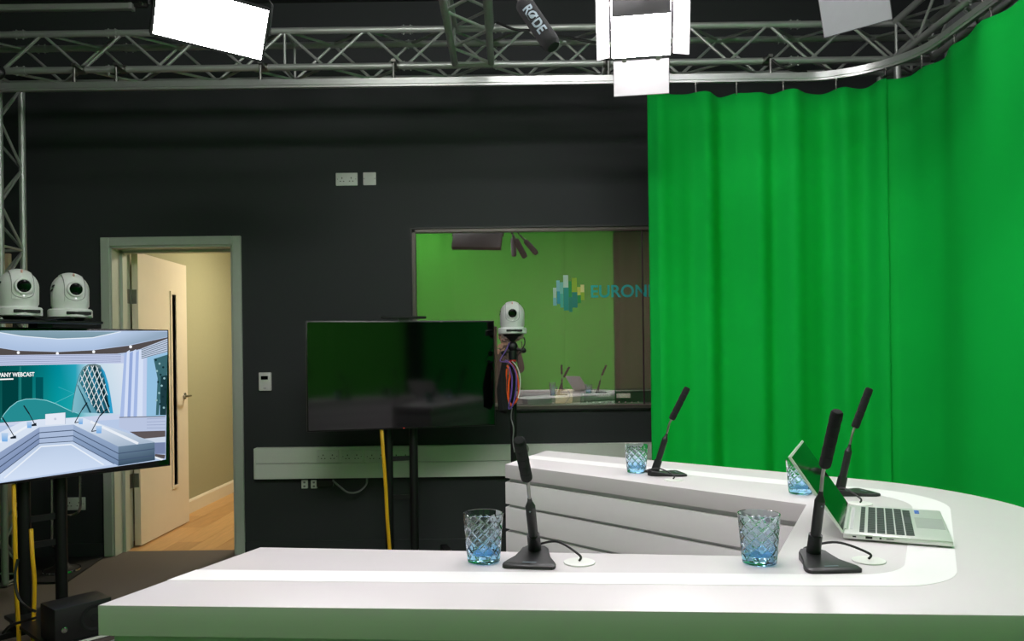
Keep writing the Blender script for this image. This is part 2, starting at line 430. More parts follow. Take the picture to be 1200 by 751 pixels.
# logo film stuck on the pane: zoomed-crop coordinates -> photo pixels -> points on the pane
def lg(x, y): return onplane(640 + x / 9.231, 315 + y / 9.231, Vector((0, gy - .0012, 0)), Vector((0, 1, 0)))
logo = thing('glass_logo', 'sticker of coloured bars and teal lettering on the control room window', 'logo', (lg(245, 270).x, gy - .0012, lg(245, 465).z))
bars = [(75, 112, 205, 312, 'l1'), (75, 115, 312, 397, 'l2'), (110, 148, 125, 243, 'l2'), (118, 152, 243, 378, 'l4'), (148, 185, 145, 270, 'l3'), (152, 188, 270, 418, 'l5'),
        (184, 240, 68, 203, 'l1'), (188, 246, 203, 448, 'l6'), (242, 276, 133, 305, 'l7'), (246, 285, 305, 466, 'l8'), (277, 333, 98, 252, 'l9'), (280, 340, 252, 418, 'l12'),
        (335, 374, 197, 285, 'l10'), (340, 376, 285, 370, 'l7'), (372, 412, 172, 252, 'l11'), (376, 414, 252, 338, 'l9')]
for i, (x0, x1, y0, y1, c_) in enumerate(bars):
    p = lg((x0 + x1)/2, (y0 + y1)/2); q0, q1 = lg(x0, y0), lg(x1, y1)
    m = MB(); dy = -.0002 - .00004 * (i % 3)
    m.box((p.x, gy - .0006 + dy, p.z), (q1.x - q0.x, .0006, q0.z - q1.z)); obj('bar', m, 'logo_' + c_, logo, world=True, smooth=False)
me = text_mesh('EURONEXT', .128, .0002, 'LEFT', .0022)
p0, p1 = lg(485, 252), lg(930, 250)
R_ = Matrix(((1, 0, 0), (0, 0, -1), (0, 1, 0)))
xs = [v.co.x for v in me.vertices]
hgt = max(v.co.y for v in me.vertices) - min(v.co.y for v in me.vertices)
want_h = lg(500, 182).z - lg(500, 318).z
me.transform(Matrix.Diagonal((.985 * want_h / hgt, want_h / hgt, 1, 1)))
me.transform(Matrix.Translation(p0 - Vector((min(v.co.x for v in me.vertices), .0008, 0)) + Vector((0, 0, 0))) @ R_.to_4x4())
me.transform(WM[logo.name].inverted()); link('lettering', me, 'logo_text', logo)

# control room behind the glass
m = MB(); m.bx(-1.1, 2.9, 7.6, 7.7, 0, 2.7); struct('wall_control_end', m, 'ctrl_wall')
m = MB(); m.bx(-1.12, -1.1, YB, 7.7, 0, 2.7); struct('wall_control_left', m, 'ctrl_wall')
m = MB(); m.bx(2.9, 3.0, YB, 7.7, 0, 2.7); struct('wall_control_right', m, 'ctrl_wall')
m = MB(); m.bx(-1.12, 3.0, YB, 7.7, 2.7, 2.8); struct('ceiling_control', m, 'ceiling_dark')
m = MB(); m.bx(-1.1, 2.9, YB, 7.7, -.1, 0); struct('floor_control', m, 'carpet')
lamp = thing('control_room_lamp', 'small dim lamp on the control room ceiling', 'lamp', (.75, 5.66, 2.69))
m = MB(); m.lathe([(.12, .01), (.12, -.01), (.1, -.02)], 24); obj('trim_ring', m, 'white_plastic', lamp)
m = MB(); m.cyl((0, 0, -.018), (0, 0, -.014), .1, n=24); obj('diffuser', m, 'lamp_ctrl', lamp)
cd = thing('control_desk', 'long pale worktop behind the control room window', 'desk', (.8, 5.95, 0))
m = MB(); m.bx(-.95, 2.6, 5.52, 6.45, .895, .925, .004); obj('worktop', m, 'ctrl_desk', cd, world=True)
for x in (-.9, .8, 2.55):
    m = MB(); m.bx(x - .02, x + .02, 5.56, 6.4, 0, .895); obj('leg', m, 'frame_dark', cd, world=True)
rk = thing('audio_mixer', 'black rack audio mixer with white lettering on the control room worktop', 'mixer', (.72, 6.080, .925))
a = at(684, 458, 5.980); b = at(770, 477, 5.980)
m = MB(); m.bx(a.x, b.x + .12, 5.980, 6.280, .926, a.z, .004); obj('case', m, 'rack', rk, world=True)
me = text_mesh('YAMAHA', .028, .0004, 'CENTER', .0005); p = at(707, 463.5, 5.978)
me.transform(Matrix.Translation(p) @ R_.to_4x4()); me.transform(WM[rk.name].inverted()); link('lettering', me, 'print_white', rk)
p = at(730.5, 463.5, 5.976); m = MB(); m.box(p, (.105, .003, .034)); obj('display', m, 'rack_panel', rk, world=True)
for i in range(9):
    p = at(688 + i * 7.5, 471.5, 5.972); m = MB(); m.cyl(p, p - Vector((0, .014, 0)), .008, .006, 10); obj('knob', m, 'print_white' if i < 3 else 'rack_panel', rk, world=True)
bg = thing('paper_bag', 'small beige paper bag beside the rack mixer behind the glass', 'bag', (.38, 6.060, .925))
m = MB(); pa = at(651, 457, 6.020); pb = at(671, 477, 6.020)
m.prism([(pa.x, 6.020), (pb.x, 6.020), (pb.x - .004, 6.080), (pb.x, 6.140), (pa.x, 6.140), (pa.x + .006, 6.080)], .926, pa.z); obj('sack', m, 'bag', bg, world=True, smooth=False)
m = MB(); m.tube([(pa.x + .06, 6.010, .93), (pa.x + .11, 6.010, 1.0), (pa.x + .085, 6.015, 1.055), (pa.x + .05, 6.020, 1.05)], .004, 6, 6); obj('handle', m, 'cable_grey', bg, world=True)
bx2 = thing('control_box', 'small black control box behind the window beside the paper bag', 'box', (.12, 6.080, .925))
pa = at(612, 462, 6.020); pb = at(648, 477, 6.020)
m = MB(); m.bx(pa.x, pb.x - .006, 6.020, 6.160, .926, pa.z, .006); obj('case', m, 'rack', bx2, world=True)
m = MB(); p = at(633, 473.5, 6.017); m.box(p, (.04, .004, .006)); obj('label_plate', m, 'print_white', bx2, world=True)

# ------------------------------------------------------------------ wall fittings on the back wall
def socket(px, py, n, label, depth=YW, zc=None):
    p = at(px, py, depth); wd = .146 if n == 2 else .086
    t = thing('wall_socket' if n else 'wall_plate', label, 'socket', (p.x, depth, p.z))
    m = MB(); m.box((0, -.005, 0), (wd, .010, .086), None, .003, 2); obj('face_plate', m, 'white_plastic', t)
    for k in range(n):
        cx = (k - (n-1)/2) * .062 if n == 2 else 0
        for (dx, dz, w_, h_) in ((0, .008, .006, .009), (-.011, -.014, .008, .005), (.011, -.014, .008, .005)):
            m = MB(); m.box((cx + dx, -.0103, dz), (w_, .0012, h_)); obj('pin_hole', m, 'hole', t, smooth=False)
    for s in (-1, 1):
        m = MB(); m.cyl((s * wd * .42, -.010, 0), (s * wd * .42, -.0112, 0), .003, n=8); obj('screw', m, 'steel', t)
    return t
socket(406.5, 210.3, 2, 'white double socket high on the black wall, wider of the two plates')
t = socket(433.3, 209.7, 0, 'small square white plate high on the black wall next to the double socket')
t['category'] = 'switch'
m = MB(); m.box((.016, -.0105, 0), (.02, .003, .028), None, .001); obj('rocker', m, 'white_plastic', t)
t = socket(88, 590, 2, 'white double socket low on the black wall between monitor stand and door frame')
p = at(311.5, 447, YW)
t = thing('thermostat', 'small white wall thermostat with dark display beside the door', 'thermostat', (p.x, YW, p.z))
m = MB(); m.box((0, -.011, 0), (.084, .022, .124), None, .006, 2); obj('case', m, 'white_plastic', t)
m = MB(); m.box((-.002, -.0225, .026), (.046, .003, .024)); obj('display', m, 'screen_off', t)
m = MB(); m.box((0, -.0225, -.045), (.018, .003, .004)); obj('button', m, 'cable_grey', t)

# trunking
tz1, tz0 = at(450, 523, YW - .05).z, at(450, 560, YW - .05).z
tx0 = at(297, 540, YW - .05).x
tk = thing('dado_trunking', 'long white two-compartment cable trunking low on the black wall', 'trunking', (tx0, YW, tz0))
zm = (tz1 + tz0) / 2 - .002
m = MB(); m.bx(tx0 + .008, 2.3, YW - .045, YW - .0005, zm + .002, tz1, .003); m.bx(tx0, tx0 + .008, YW - .047, YW - .0005, tz0, tz1 - .004, .002); obj('upper_cover', m, 'white_trunk', tk, world=True)
m = MB(); m.bx(tx0 + .008, 2.3, YW - .045, YW - .0005, tz0, zm - .002, .003); obj('lower_cover', m, 'white_trunk', tk, world=True)
m = MB(); m.bx(tx0 + .01, 2.29, YW - .03, YW - .0005, zm - .003, zm + .003); obj('groove', m, 'recess', tk, world=True)
for px, lb in ((384.5, 'white double socket in the trunking, closest to the door'), (413.0, 'white double socket in the trunking, second from the door'), (441.5, 'white double socket in the trunking behind the yellow cable'), (470.0, 'white double socket in the trunking between the monitor stand poles')):
    t = socket(px, 534.5, 2, lb, YW - .0455)
    t['group'] = 'sockets in the trunking'
for px, lb in ((357.5, 'small white data outlet below the trunking, the one closer to the door'), (368.5, 'small white data outlet below the trunking, next to the black adapter')):
    p = at(px, 567, YW)
    t = thing('data_outlet', lb, 'socket', (p.x, YW, p.z), group='data outlets below the trunking')
    m = MB(); m.box((0, -.008, 0), (.042, .016, .056), None, .002); obj('face_plate', m, 'white_plastic', t)
    for dz in (-.013, .013):
        m = MB(); m.box((0, -.0165, dz), (.014, .002, .012)); obj('port', m, 'cable_grey', t)
p = at(382, 565, YW); m = MB(); m.box((p.x, YW - .02, p.z), (.11, .04, .05), None, .005)
tag(obj('adapter_box', m, 'plastic_black'), 'black adapter box on the black wall under the trunking', 'adapter')
m = MB(); m.tube([at(390, 563, 5.2), at(398, 570, 5.17), at(408, 577, 5.17), at(420, 576, 5.18), at(429, 568, 5.2), at(430, 560, 5.205)], .007, 8, 6)
tag(obj('looped_cable', m, 'cable_grey'), 'short grey cable looping down below the trunking', 'cable')
p = at(395, 562, YW)

# flat black patch laid on the carpet in the corner
m = MB(); m.prism([(-3.88, 4.6), (-2.66, 4.6), (-2.75, 5.2), (-3.88, 5.2)], .001, .012, bev=.003)
tag(obj('floor_patch', m, 'patch_black'), 'flat black patch on the carpet in the corner beside the door', 'mat')

# pale duct along the top of the wall
m = thing('wall_duct', 'long pale duct along the top of the black wall above the truss', 'duct', (-3.2, YW, 3.6))
a = at(5, 11.5, YW - .05); b = at(154, 8, YW - .05)
q = MB(); q.bx(-3.88, b.x, YW - .05, YW - .001, a.z, ZC - .002, .006); obj('casing', q, 'duct_grey', m, world=True)
q = MB(); q.bx(b.x - .02, b.x + .004, YW - .056, YW - .001, a.z - .004, ZC - .004, .003); obj('end_cap', q, 'recess', m, world=True)
q = MB(); q.bx(b.x + .004, b.x + .09, YW - .03, YW - .001, a.z + .02, a.z + .05, .003); q.cyl((b.x + .06, YW - .03, a.z + .035), (b.x + .06, YW - .05, a.z + .035), .012, n=10); obj('bracket', q, 'steel', m, world=True)

# ------------------------------------------------------------------ desk
DZT = .91
V2 = lambda p: (p[0], p[1])
def d2(px, py): q = onz(px, py, DZT); return Vector((q.x, q.y))
def fillet(pts, radii, n=16):
    out = []
    N = len(pts)
    for i in range(N):
        p = Vector(pts[i]); r = radii[i]
        if not r: out.append(p); continue
        a = (Vector(pts[i-1]) - p).normalized(); b = (Vector(pts[(i+1) % N]) - p).normalized()
        ang = a.angle(b); t = r / math.tan(ang/2)
        s, e = p + a*t, p + b*t
        cc = p + (a + b).normalized() * (r / math.sin(ang/2))
        a0 = math.atan2(*(s - cc).yx); a1 = math.atan2(*(e - cc).yx)
        dlt = (a1 - a0 + PI) % (2*PI) - PI
        out += [cc + Vector((math.cos(a0 + dlt*k/n), math.sin(a0 + dlt*k/n))) * r for k in range(n+1)]
    return out
def isect(p, d, q, e):
    k = d.x*e.y - d.y*e.x; w_ = q - p; return p + d * ((w_.x*e.y - w_.y*e.x) / k)
nOL, nOR, nIL = Vector((-.687, 1.279)), Vector((.767, 1.171)), Vector((-.544, 1.661))
c1, c2, fIL, fOL = Vector((.516, 1.529)), Vector((.772, 2.05)), Vector((-.031, 2.891)), Vector((.14, 3.30))
vdir = (c2 - c1).normalized(); udir = Vector((vdir.y, -vdir.x))
q0 = c1 + udir * .56
dn = (nOR - nOL).normalized(); df = (Vector((.977, 2.553)) - fOL).normalized()
CO1 = isect(nOL, dn, q0, vdir); CO2 = isect(fOL, df, q0, vdir)
outline = [nOL, CO1, CO2, fOL, fIL, c2, c1, nIL]
def inset(poly, d):
    out = []; N = len(poly)
    for i in range(N):
        a, p, b = Vector(poly[i-1]), Vector(poly[i]), Vector(poly[(i+1) % N])
        e0, e1 = (p - a).normalized(), (b - p).normalized()
        n0, n1 = Vector((-e0.y, e0.x)), Vector((-e1.y, e1.x))
        out.append(isect(p + n0*d, e0, p + n1*d, e1))
    return out
desk = thing('presenter_desk', 'white horseshoe presenter desk with stacked slab sides and curved outer corners', 'desk', (.9, 1.9, 0))
top = fillet(outline, [0, .26, .62, 0, 0, 0, 0, 0])
m = MB(); m.prism(top, DZT - .05, DZT, bev=.0015); ds = obj('desktop', m, 'desk_white', desk, world=True)
inn = fillet(inset(outline, .014), [0, .24, .58, 0, 0, 0, 0, 0])
m = MB(); m.prism(inn, 0, DZT - .05); obj('plinth', m, 'recess', desk, world=True)
z = DZT - .05 - .016
while z > .03:
    z0 = max(z - .08, .0)
    m = MB(); m.prism(top, z0, z, bev=.0015); obj('side_slab', m, 'desk_side', desk, world=True)
    z -= .092
# gloss inlay band running round the top
def offs(p, d, k): n = Vector((-d.y, d.x)); return p + n*k
vb = (Vector((.985, 1.745)) - Vector((.878, 1.548))).normalized()
def band_line(kn, kq, kf, rn, rf):
    a = offs(nOL, dn, kn); fdir = df
    pf = Vector((fOL.x, fOL.y)) - Vector((-fdir.y, fdir.x)) * 0
    qq = Vector((.985, 1.745)) - Vector((vb.y, -vb.x)) * kq
    nf = Vector((fdir.y, -fdir.x))             # toward inside of the far arm
    if nf.dot(fIL - fOL) < 0: nf = -nf
    fa = fOL + nf * kf
    I1 = isect(a, dn, qq, vb); I2 = isect(fa, fdir, qq, vb)
    s = isect(a, dn, nOL, (nIL - nOL).normalized()); e = isect(fa, fdir, fOL, (fIL - fOL).normalized())
    pl = fillet([s, I1, I2, e], [0, rn, rf, 0]); return pl
po = band_line(.143, 0, .16, .17, .26); pi_ = band_line(.213, .085, .245, .13, .2)
m = MB()
n_ = len(po)
t = bmesh.new()
va = [t.verts.new((p.x, p.y, DZT + .0006)) for p in po]; vc = [t.verts.new((p.x, p.y, DZT + .0006)) for p in pi_]
vd = [t.verts.new((p.x, p.y, DZT - .001)) for p in po]; ve = [t.verts.new((p.x, p.y, DZT - .001)) for p in pi_]
for i in range(n_ - 1):
    t.faces.new([va[i], va[i+1], vc[i+1], vc[i]]); t.faces.new([va[i], vd[i], vd[i+1], va[i+1]]); t.faces.new([vc[i+1], ve[i+1], ve[i], vc[i]])
m._add(t, None, (0, 0, 0)); obj('inlay_band', m, 'desk_gloss', desk, world=True)
def grommet(px, py):
    q = d2(px, py); m = MB(); m.lathe([(0, .0), (.030, .0), (.031, .0015), (.030, .0028), (.026, .0034), (0, .0034)], 32, (q.x, q.y, DZT))
    obj('cable_grommet', m, 'white_plastic', desk, world=True)
    return Vector((q.x, q.y, DZT + .0034))
G = [grommet(679, 659.5), grommet(1018, 657.5), grommet(789, 562.5), grommet(1008, 590.5)]

# ------------------------------------------------------------------ tumblers
def tumbler_mesh():
    H_, R0, R1, T_ = .094, .0315, .0395, .0028
    n, k = 180, 72; t = bmesh.new(); rings = []
    def R(z): return R0 + (R1 - R0) * (z / H_) ** .85
    ND = 10
    for i in range(k + 1):
        z = H_ * i / k; ring = []
        for j in range(n):
            a = 2*PI*j/n; g = 0
            fade = max(0, min(1, (z - .010) / .004)) * max(0, min(1, (H_ - .010 - z) / .006))
            u = a / (2*PI) * ND; v = z / .0215
            for s in (u + v, u - v):
                d = abs((s + .5) % 1 - .5); g = max(g, max(0, 1 - d / .10))
            r = R(z) - .0019 * g * fade
            if i == 0: r -= .002
            ring.append(t.verts.new((r*math.cos(a), r*math.sin(a), z)))
        rings.append(ring)
    for i in range(9):
        th = PI * i / 8 if False else 0
    inner = [(R1 - T_*.35, H_ + .0006), (R1 - T_, H_), (R(.06) - T_, .06), (R(.03) - T_, .03), (R(.016) - T_ - .002, .016), (R0*.5, .0125), (0.0, .012)]
    for r, z in inner:
        rings.append([t.verts.new((0, 0, z))] if r < 1e-6 else [t.verts.new((r*math.cos(2*PI*j/n), r*math.sin(2*PI*j/n), z)) for j in range(n)])
    for p, q in zip(rings, rings[1:]):
        for j in range(n):
            jj = (j+1) % n
            if len(q) == 1: t.faces.new([p[j], p[jj], q[0]])
            else: t.faces.new([p[j], p[jj], q[jj], q[j]])
    t.faces.new(list(reversed(rings[0])))
    bmesh.ops.recalc_face_normals(t, faces=t.faces)
    me = bpy.data.meshes.new('tumbler'); t.to_mesh(me); t.free()
    me.polygons.foreach_set('use_smooth', [True]*len(me.polygons)); me.set_sharp_from_angle(angle=math.radians(40))
    return me
tme = tumbler_mesh()
for (px, py, lb) in ((567, 657.5, 'blue tinted diamond-cut tumbler beside the microphone nearest the end of the desk'),
                     (890, 659.5, 'blue tinted diamond-cut tumbler beside the microphone standing in front of the laptop'),
                     (746, 553.5, 'blue tinted diamond-cut tumbler on the desk arm near the curtain edge and window'),
                     (938, 578, 'blue tinted diamond-cut tumbler half hidden behind the laptop screen')):
    q = d2(px, py); o = link('tumbler', tme, 'tumbler_glass'); o.location = (q.x, q.y, DZT + .0002 + .0006); o.rotation_euler.z = random.random()
    tag(o, lb, 'glass', 'blue tumblers on the desk')

# ------------------------------------------------------------------ gooseneck microphones (lean and foot point along local +Y)
def make_mic(l1, l2, l3):
    root = thing('desk_microphone', '', 'microphone')
    # foot: wedge plate, wide in front, narrow at the stem
    m = MB()
    half = [(.0, -.022), (.018, -.018), (.027, -.004), (.030, .012), (.036, .035), (.047, .062), (.051, .078), (.050, .090), (.046, .0955), (.0, .097)]
    pts = half + [(-x, y) for x, y in reversed(half[1:-1])]
    t = bmesh.new(); lo = [t.verts.new((x, y, 0)) for x, y in pts]
    hz = lambda y: .0075 + max(0, (.045 - y)) * .17 * (1 if y > -.01 else .9)
    mid = [t.verts.new((x, y, hz(y) - .002)) for x, y in pts]
    hi = [t.verts.new((x*.95, y*.97 + .0006, hz(y))) for x, y in pts]
    n = len(pts)
    for A, B in ((lo, mid), (mid, hi)):
        for i in range(n): t.faces.new([A[i], A[(i+1) % n], B[(i+1) % n], B[i]])
    t.faces.new(list(reversed(lo)))
    # top as strips left-right
    for i in range(len(half) - 1):
        a, b = hi[i], hi[i+1]; c_, d_ = hi[(n - i - 1) % n], hi[(n - i) % n]
        vs_ = []
        for v in (a, b, c_, d_):
            if v not in vs_: vs_.append(v)
        if len(vs_) > 2: t.faces.new(vs_)
    m._add(t, None, (0, 0, 0)); foot = obj('foot', m, 'mic_black', root)
    q = MB(); q.box((0, .075, .0078), (.026, .004, .0006)); obj('badge', q, 'print_grey', foot)
    d = Vector((0, math.sin(l1), math.cos(l1)))
    b0 = Vector((0, .0, .010)); b1 = b0 + d * .042; b2 = b1 + d * .072; b3 = b2 + d * .012
    m = MB(); m.cyl(b0, b1, .0135, .0128, 20); obj('stem_socket', m, 'mic_black', root)
    m = MB(); m.cyl(b1 - d*.002, b2, .0098, .0098, 20); m.cyl(b2, b3, .0098, .005, 20); m.cyl(b3, b3 + d*.008, .005, .004, 16)
    st = obj('stem', m, 'mic_black', root)
    q = MB(); q.cyl(b2 - d*.008 + Vector((.0, .0095, -.002)), b2 - d*.008 + Vector((0, .0105, -.002)), .0018, n=8); obj('indicator', q, 'print_grey', st)
    g0 = b3 + d * .006; dg_ = Vector((0, math.sin(l2), math.cos(l2))); g1 = g0 + dg_*.036; d3 = Vector((0, math.sin(l3), math.cos(l3))); g2 = g1 + d3 * .02
    m = MB(); m.tube([g0, g0 + dg_*.014, g1, g2], .0034, 10, 5); obj('gooseneck', m, 'steel', root)
    # ribbed foam windshield
    L = .120; prof = [(0, 0), (.008, .0), (.0106, .004)]
    for k in range(5):
        z = .004 + k * .0225
        prof += [(.0109, z + .002), (.0113, z + .011), (.0109, z + .0206), (.0098, z + .0216), (.0109, z + .0224)]
    prof += [(.0108, L - .003), (.0085, L), (0, L + .001)]
    m = MB(); m.lathe(prof, 24, tuple(g2 - d3*.004), rot_to(d3)); obj('foam_windshield', m, 'foam', root)
    return root
def stem_at(px, py): q = d2(px, py); return q
mics = [((627, 652), PI - .17, 0, (.50, .52, .80), 'black gooseneck microphone beside the tumbler nearest the desk end'),
        ((953, 656), PI + .06, 1, (.28, .24, .46), 'black gooseneck microphone standing in front of the laptop'),
        ((767, 557), -1.42, 2, (.34, .27, .50), 'black gooseneck microphone on the desk arm near the curtain edge'),
        ((984, 580), -1.36, 3, (.26, .28, .42), 'black gooseneck microphone standing behind the laptop')]
for i, (pp, rz, g, ll, lb) in enumerate(mics):
    o = make_mic(*ll)
    q = stem_at(*pp); o.location = (q.x, q.y, DZT + .0008); o.rotation_euler = (0, 0, rz); tag(o, lb, 'microphone', 'gooseneck microphones on the desk')
    M = Matrix.Translation((q.x, q.y, DZT)) @ Matrix.Rotation(rz, 4, 'Z')
    s0 = M @ Vector((.0, -.018, .012)); s1 = M @ Vector((.0, -.034, .015)); g_ = G[g]
    mid_ = (s1 + g_) / 2 + Vector((0, .0, .022))
    m = MB(); m.tube([s0, s1, mid_, g_ + Vector((0, 0, .012)), g_ + Vector((0, 0, .001))], .0024, 8, 8)
    tag(obj('microphone_cable', m, 'cable_black'), ('thin black cable from the microphone to the white desk grommet, ' + ('nearest the desk end', 'in front of the laptop', 'near the curtain edge', 'behind the laptop')[i]), 'cable', 'microphone cables')

# ------------------------------------------------------------------ laptop
lw, ld = .335, .205
lA = onz(988, 633, DZT)
ydir = Vector((math.cos(math.radians(65)), math.sin(math.radians(65)), 0)); xdir = Vector((ydir.y, -ydir.x, 0))
lap = thing('laptop', 'open silver laptop with black keys and a dark screen on the desk', 'laptop', tuple(lA + Vector((0, 0, .001))), R=frame(xdir, ydir))
# local: x from hinge to front edge (0..ld), y along the width (0..lw)
m = MB(); m.box((ld/2, lw/2, .009), (ld, lw, .012), None, .003, 2); base = obj('base', m, 'laptop_silver', lap)
for (x, y) in ((.02, .03), (.02, lw-.03), (ld-.02, .03), (ld-.02, lw-.03)):
    q = MB(); q.cyl((x, y, 0), (x, y, .0035), .006, n=10); obj('rubber_foot', q, 'cable_black', base)
q = MB()
rows = [.036, .055, .0735, .092, .1105, .129]
for r, x in enumerate(rows):
    kx = .0095 if r == 0 else .0155
    y = .022
    while y < lw - .03:
        wk = .0165 if not (r == 5 and .12 < y < .2) else .0165
        if r == 5 and .13 < y < .15: wk = .085
        q.box((x, y + wk/2, .0155), (kx, wk, .0014)); y += wk + .0032
ks = obj('keys', q, 'key', base, smooth=False); ks['kind'] = 'stuff'
q = MB(); q.box((.172, lw*.5, .01515), (.056, .115, .0006)); obj('touchpad', q, 'touchpad', base, smooth=False)
q = MB(); q.box((.015, lw/2, .0153), (.006, lw*.74, .0006)); obj('vent_strip', q, 'recess', base, smooth=False)
for k in range(2):
    q = MB(); q.box((.152 + .0, lw - .03 - k*.022, .0153), (.010, .017, .0005)); obj('sticker', q, 'sticker_blue', base, smooth=False)
for (x, w_, h_) in ((.022, .007, .003), (.05, .013, .005), (.072, .004, .004), (.09, .014, .0018)):
    q = MB(); q.box((x, .0, .009), (w_, .0012, h_)); obj('port', q, 'hole', base, smooth=False)
q = MB(); q.cyl((.004, .035, .013), (.004, lw - .035, .013), .005, n=12); obj('hinge', q, 'laptop_silver', base)
th = math.radians(34)
ux = Vector((-math.sin(th), 0, math.cos(th))); nx = Vector((math.cos(th), 0, math.sin(th)))
LH = .192; RL = Matrix((nx, Vector((0, 1, 0)), ux)).transposed()
c0 = Vector((.0, lw/2, .014)) + ux * (LH/2)
m = MB(); m.box(c0, (.006, lw, LH), RL, .002, 2); lid = obj('lid', m, 'laptop_silver', lap)
m = MB(); m.box(c0 + nx*.0032, (.0012, lw - .008, LH - .010), RL); obj('screen', m, 'screen_off', lid, smooth=False)

# ------------------------------------------------------------------ monitors on twin-pole stands
def picture_mat():
    m = bpy.data.materials.new('screen_picture'); m.use_nodes = True; MATS['screen_picture'] = m
    nt = m.node_tree; nt.nodes.clear()
    o = nt.nodes.new('ShaderNodeOutputMaterial'); e = nt.nodes.new('ShaderNodeEmission'); a = nt.nodes.new('ShaderNodeVertexColor'); a.layer_name = 'picture'
    e.inputs[1].default_value = .43
    nt.links.new(a.outputs[0], e.inputs[0]); nt.links.new(e.outputs[0], o.inputs[0])
picture_mat()
def monitor(name, label, Rt, dirL, width, height, z0, pole_s, pole_off, zfoot=True):
    """Rt: right end of the panel seen from its front (XY), dirL: unit vector toward its left end"""
    Rt = Vector((Rt[0], Rt[1], 0)); dL = Vector((dirL[0], dirL[1], 0)).normalized()
    nf = Vector((-dL.y, dL.x, 0))
    if nf.y > 0: nf = -nf                        # faces the desk side
    cen = Rt + dL * width/2
    R = frame(-dL, -nf) if (-dL).cross(-nf).z > 0 else frame(dL, -nf)
    t = thing(name, label, 'monitor', (cen.x, cen.y, 0), R=R)
    Wl = WM[t.name].inverted()
    sx = 1 if R.col[0].dot(-dL) > 0 else -1      # local +x toward the right end
    b = .009
    m = MB(); m.box((0, .025, z0 + height/2), (width, .05, height), None, .004, 2); m.box((0, .062, z0 + height*.42), (width*.6, .04, height*.6), None, .01)
    pan = obj('display_panel', m, 'bezel', t)
    m = MB(); m.box((0, -.0008, z0 + height/2), (width - 2*b, .002, height - 2*b)); scr = obj('screen', m, 'screen_off', pan, smooth=False)
    for s in pole_s:
        m = MB(); m.cyl((s, pole_off, .06), (s, pole_off, z0 + height*.75), .0265, n=20); obj('pole', m, 'metal_black', t)
    s0, s1 = pole_s
    for zz in (.24 + .22, z0 - .19, z0 + height*.3):
        m = MB(); m.bx(s0, s1, pole_off - .008, pole_off + .008, zz - .014, zz + .014); obj('crossbar', m, 'metal_black', t)
    m = MB(); m.bx(-.3, .3, .085, pole_off, z0 + height*.2, z0 + height*.7) ; obj('mount_bracket', m, 'metal_black', t)
    sm = (s0 + s1)/2
    for s in (-1, 1):
        m = MB(); m.box((sm + s*.3, pole_off - .06, .075), (.05, .62, .03), None, .004); lg_ = obj('base_leg', m, 'metal_black', t)
        for yy in (-.34, .22):
            q = MB(); q.cyl((sm + s*.3 - .012, pole_off + yy, .03), (sm + s*.3 + .012, pole_off + yy, .03), .03, n=16); q.cyl((sm + s*.3, pole_off + yy, .04), (sm + s*.3, pole_off + yy, .07), .008); obj('castor', q, 'plastic_black', lg_)
    m = MB(); m.box((sm, pole_off, .075), (.6, .06, .03), None, .004); obj('base_bar', m, 'metal_black', t)
    return t, R, nf, pan
# monitor with the virtual studio picture
TVL_R = Vector((-1.766, 4.0, 0)); TVL_d = Vector((-.505, -.56, 0)).normalized()
TW, TH, TZ0 = 1.232, .70, .772
# poles: measured from the panel centre along local x (toward the right end)
tv1, R1_, nf1, pan1 = monitor('monitor_stand', 'wide monitor showing a virtual studio picture on a black twin-pole stand', TVL_R, TVL_d, TW, TH, TZ0, (-.02, .134), .105)
# monitor that is switched off
a = at(359, 440, 4.515); b = at(580, 436, 4.81)
tv2, R2_, nf2, pan2 = monitor('monitor_stand', 'switched-off wide monitor with yellow cable on a black twin-pole stand', (b.x, b.y), ((a - b).x, (a - b).y), 1.13, .65, .886, (-.085, .068), .105)
m = MB(); M2 = WM[tv2.name]
pc = M2.inverted() @ at(474, 371.5, 4.62)
m.box((pc.x, .0, pc.z), (.27, .045, .014), None, .004); m.box((pc.x, .005, pc.z - .012), (.06, .02, .03)); obj('sensor_bar', m, 'plastic_black', tv2)
pc = M2.inverted() @ at(473.5, 504.5, 4.66)
m = MB(); m.box((pc.x, -.002, .8905), (.006, .003, .003)); obj('standby_light', m, 'led_red', pan2, smooth=False)
# shelf with the loudspeaker on the first stand
sp_z = .155
p0 = onz(64, 715, .30); p1 = onz(127, 700, .30); p2 = onz(40, 708, .30)
ex = (p1 - p0); ex.z = 0; lx_ = .225; ex.normalize(); ey = Vector((-ex.y, ex.x, 0)); ly_ = .155
sp = thing('loudspeaker', 'small black loudspeaker lying on the shelf of the monitor stand', 'speaker', (p0.x, p0.y, sp_z), R=frame(ex, ey))
m = MB(); m.box((lx_/2, ly_/2, .073), (lx_, ly_, .144), None, .004, 2); cab = obj('cabinet', m, 'plastic_black', sp)
q0 = WM[tv1.name].inverted() @ p0; q1 = WM[tv1.name].inverted() @ (p0 + ex*lx_)
m = MB(); m.bx(min(q0.x, q1.x) - .02, max(q0.x, q1.x) + .004, q0.y - .01, .14, sp_z - .017, sp_z - .001, .002); m.bx(min(q0.x, q1.x), min(q0.x, q1.x) + .04, .07, .13, .085, sp_z - .015); sh = obj('shelf', m, 'plastic_black', tv1)
m = MB(); m.bx(min(q0.x, q1.x) - .02, max(q0.x, q1.x) + .004, q0.y - .013, q0.y - .0101, sp_z - .012, sp_z - .002); obj('shelf_edge', m, 'white_plastic', sh)
m = MB(); Rf = Matrix(((1, 0, 0), (0, 0, -1), (0, 1, 0)))
m.lathe([(.058, 0), (.058, .003), (.052, .004), (.046, .001), (.02, -.004), (.016, .001), (0, .004)], 32, (.155, 0, .075), Rf); obj('woofer', m, 'foam', cab)
